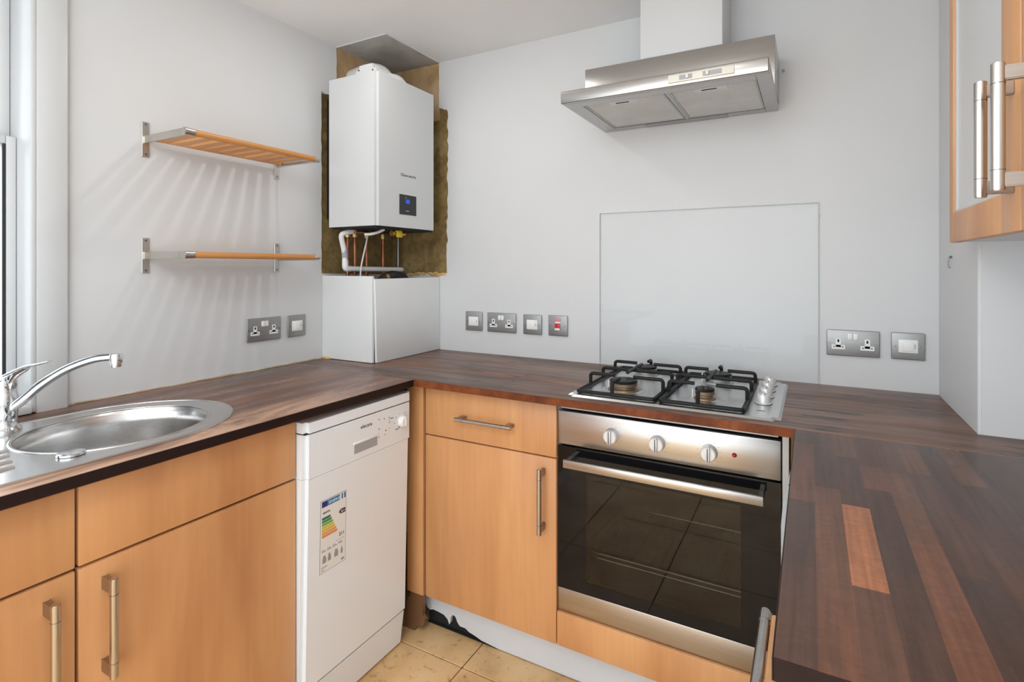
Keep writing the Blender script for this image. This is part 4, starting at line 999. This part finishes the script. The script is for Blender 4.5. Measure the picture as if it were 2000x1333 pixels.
cs = obj('slider_panel', bx(1.405, 1.582, -0.4265, -0.421, 1.7835, 1.8065, 0.0022, 3), M['cream_plastic'], hd, label='cream slider switch panel')
for xa, xb, kx in ((1.436, 1.472, 1.458), (1.500, 1.550, 1.512)):
    s = obj('slider_slot', bx(xa, xb, -0.4268, -0.4262, 1.7885, 1.8020), M['gray_plastic'], cs)
    obj('slider_knob', bx(kx-.004, kx+.004, -0.431, -0.4264, 1.7900, 1.8010, 0.001, 1), M['cream_plastic'], s)
bm = BM(); cyl(bm, (1.683, -0.0004, 1.905), (1.683, -0.008, 1.905), 0.0022, n=10); cyl(bm, (1.683, -0.008, 1.905), (1.683, -0.010, 1.905), 0.0045, n=12)
nl = obj('nail', bm, M['screw'], None, origin=(1.683, 0, 1.905)); tag(nl, 'dark nail in the wall just right of the cooker hood', 'nail')

# ------------------------------------------------------------------ wall cupboards at the upper right
def wall_cab(y0, y1, label, hy, far):
    t = thing('wall_cabinet', label, 'cabinet', (2.2, (y0+y1)/2, 1.313), 'wall cabinets')
    z0, z1, X = 1.3135, 2.12, 2.040
    bm = BM(); th = 0.016
    box(bm, X+.021, 2.359, y0, y0+th, z0+.002, z1); box(bm, X+.021, 2.359, y1-th, y1, z0+.002, z1)
    box(bm, X+.021, 2.359, y0+th, y1-th, z0+.002, z0+.002+th); box(bm, X+.021, 2.359, y0+th, y1-th, z1-th, z1); box(bm, 2.349, 2.359, y0+th, y1-th, z0+th, z1-th)
    obj('carcass', bm, M['board_white'], t)
    s0, s1 = (0.095, 0.033) if far else (0.095, 0.095)
    d = thing_part('door', t, (X, (y0+y1)/2, z0))
    bm = BM()
    box(bm, X, X+.020, y0+.001, y0+s0, z0, z1, 0.002, 2); box(bm, X, X+.020, y1-s1, y1-.001, z0, z1, 0.002, 2)
    box(bm, X, X+.020, y0+s0, y1-s1, z0, z0+.0665, 0.002, 2); box(bm, X, X+.020, y0+s0, y1-s1, z1-.0665, z1, 0.002, 2)
    fr = obj('door', bm, M['wood'], t, label='maple framed glass door')
    obj('frosted_pane', bx(X+.009, X+.013, y0+s0-.004, y1-s1+.004, z0+.0625, z1-.0625), M['frosted'], fr, smooth=False, label='frosted glass pane')
    bm = BM(); e = .005
    box(bm, X+.004, X+.0089, y0+s0, y1-s1, z0+.0665, z0+.0665+e); box(bm, X+.004, X+.0089, y1-s1-.010, y1-s1, z0+.0665+e, z1-.0665)
    obj('glazing_bead', bm, M['gloss_white'], fr)
    bar_handle(fr, (2.000, hy, 1.5545), (2.000, hy, 1.3690), (-1, 0, 0), stand=0.0395, r=0.0085)
def thing_part(name, t, loc): return None
wall_cab(-0.9040, -0.4265, 'maple wall cabinet with a frosted glass door next to the back corner', -0.873, True)
wall_cab(-1.3900, -0.9065, 'maple wall cabinet at the right edge of the picture, nearer one of the two', -0.965, False)
hk = obj('wall_hook', hk, M['screw'], None, origin=(2.0912, -0.166, 1.27)); tag(hk, 'small bent metal hook on the side wall under the wall cabinet', 'hook')
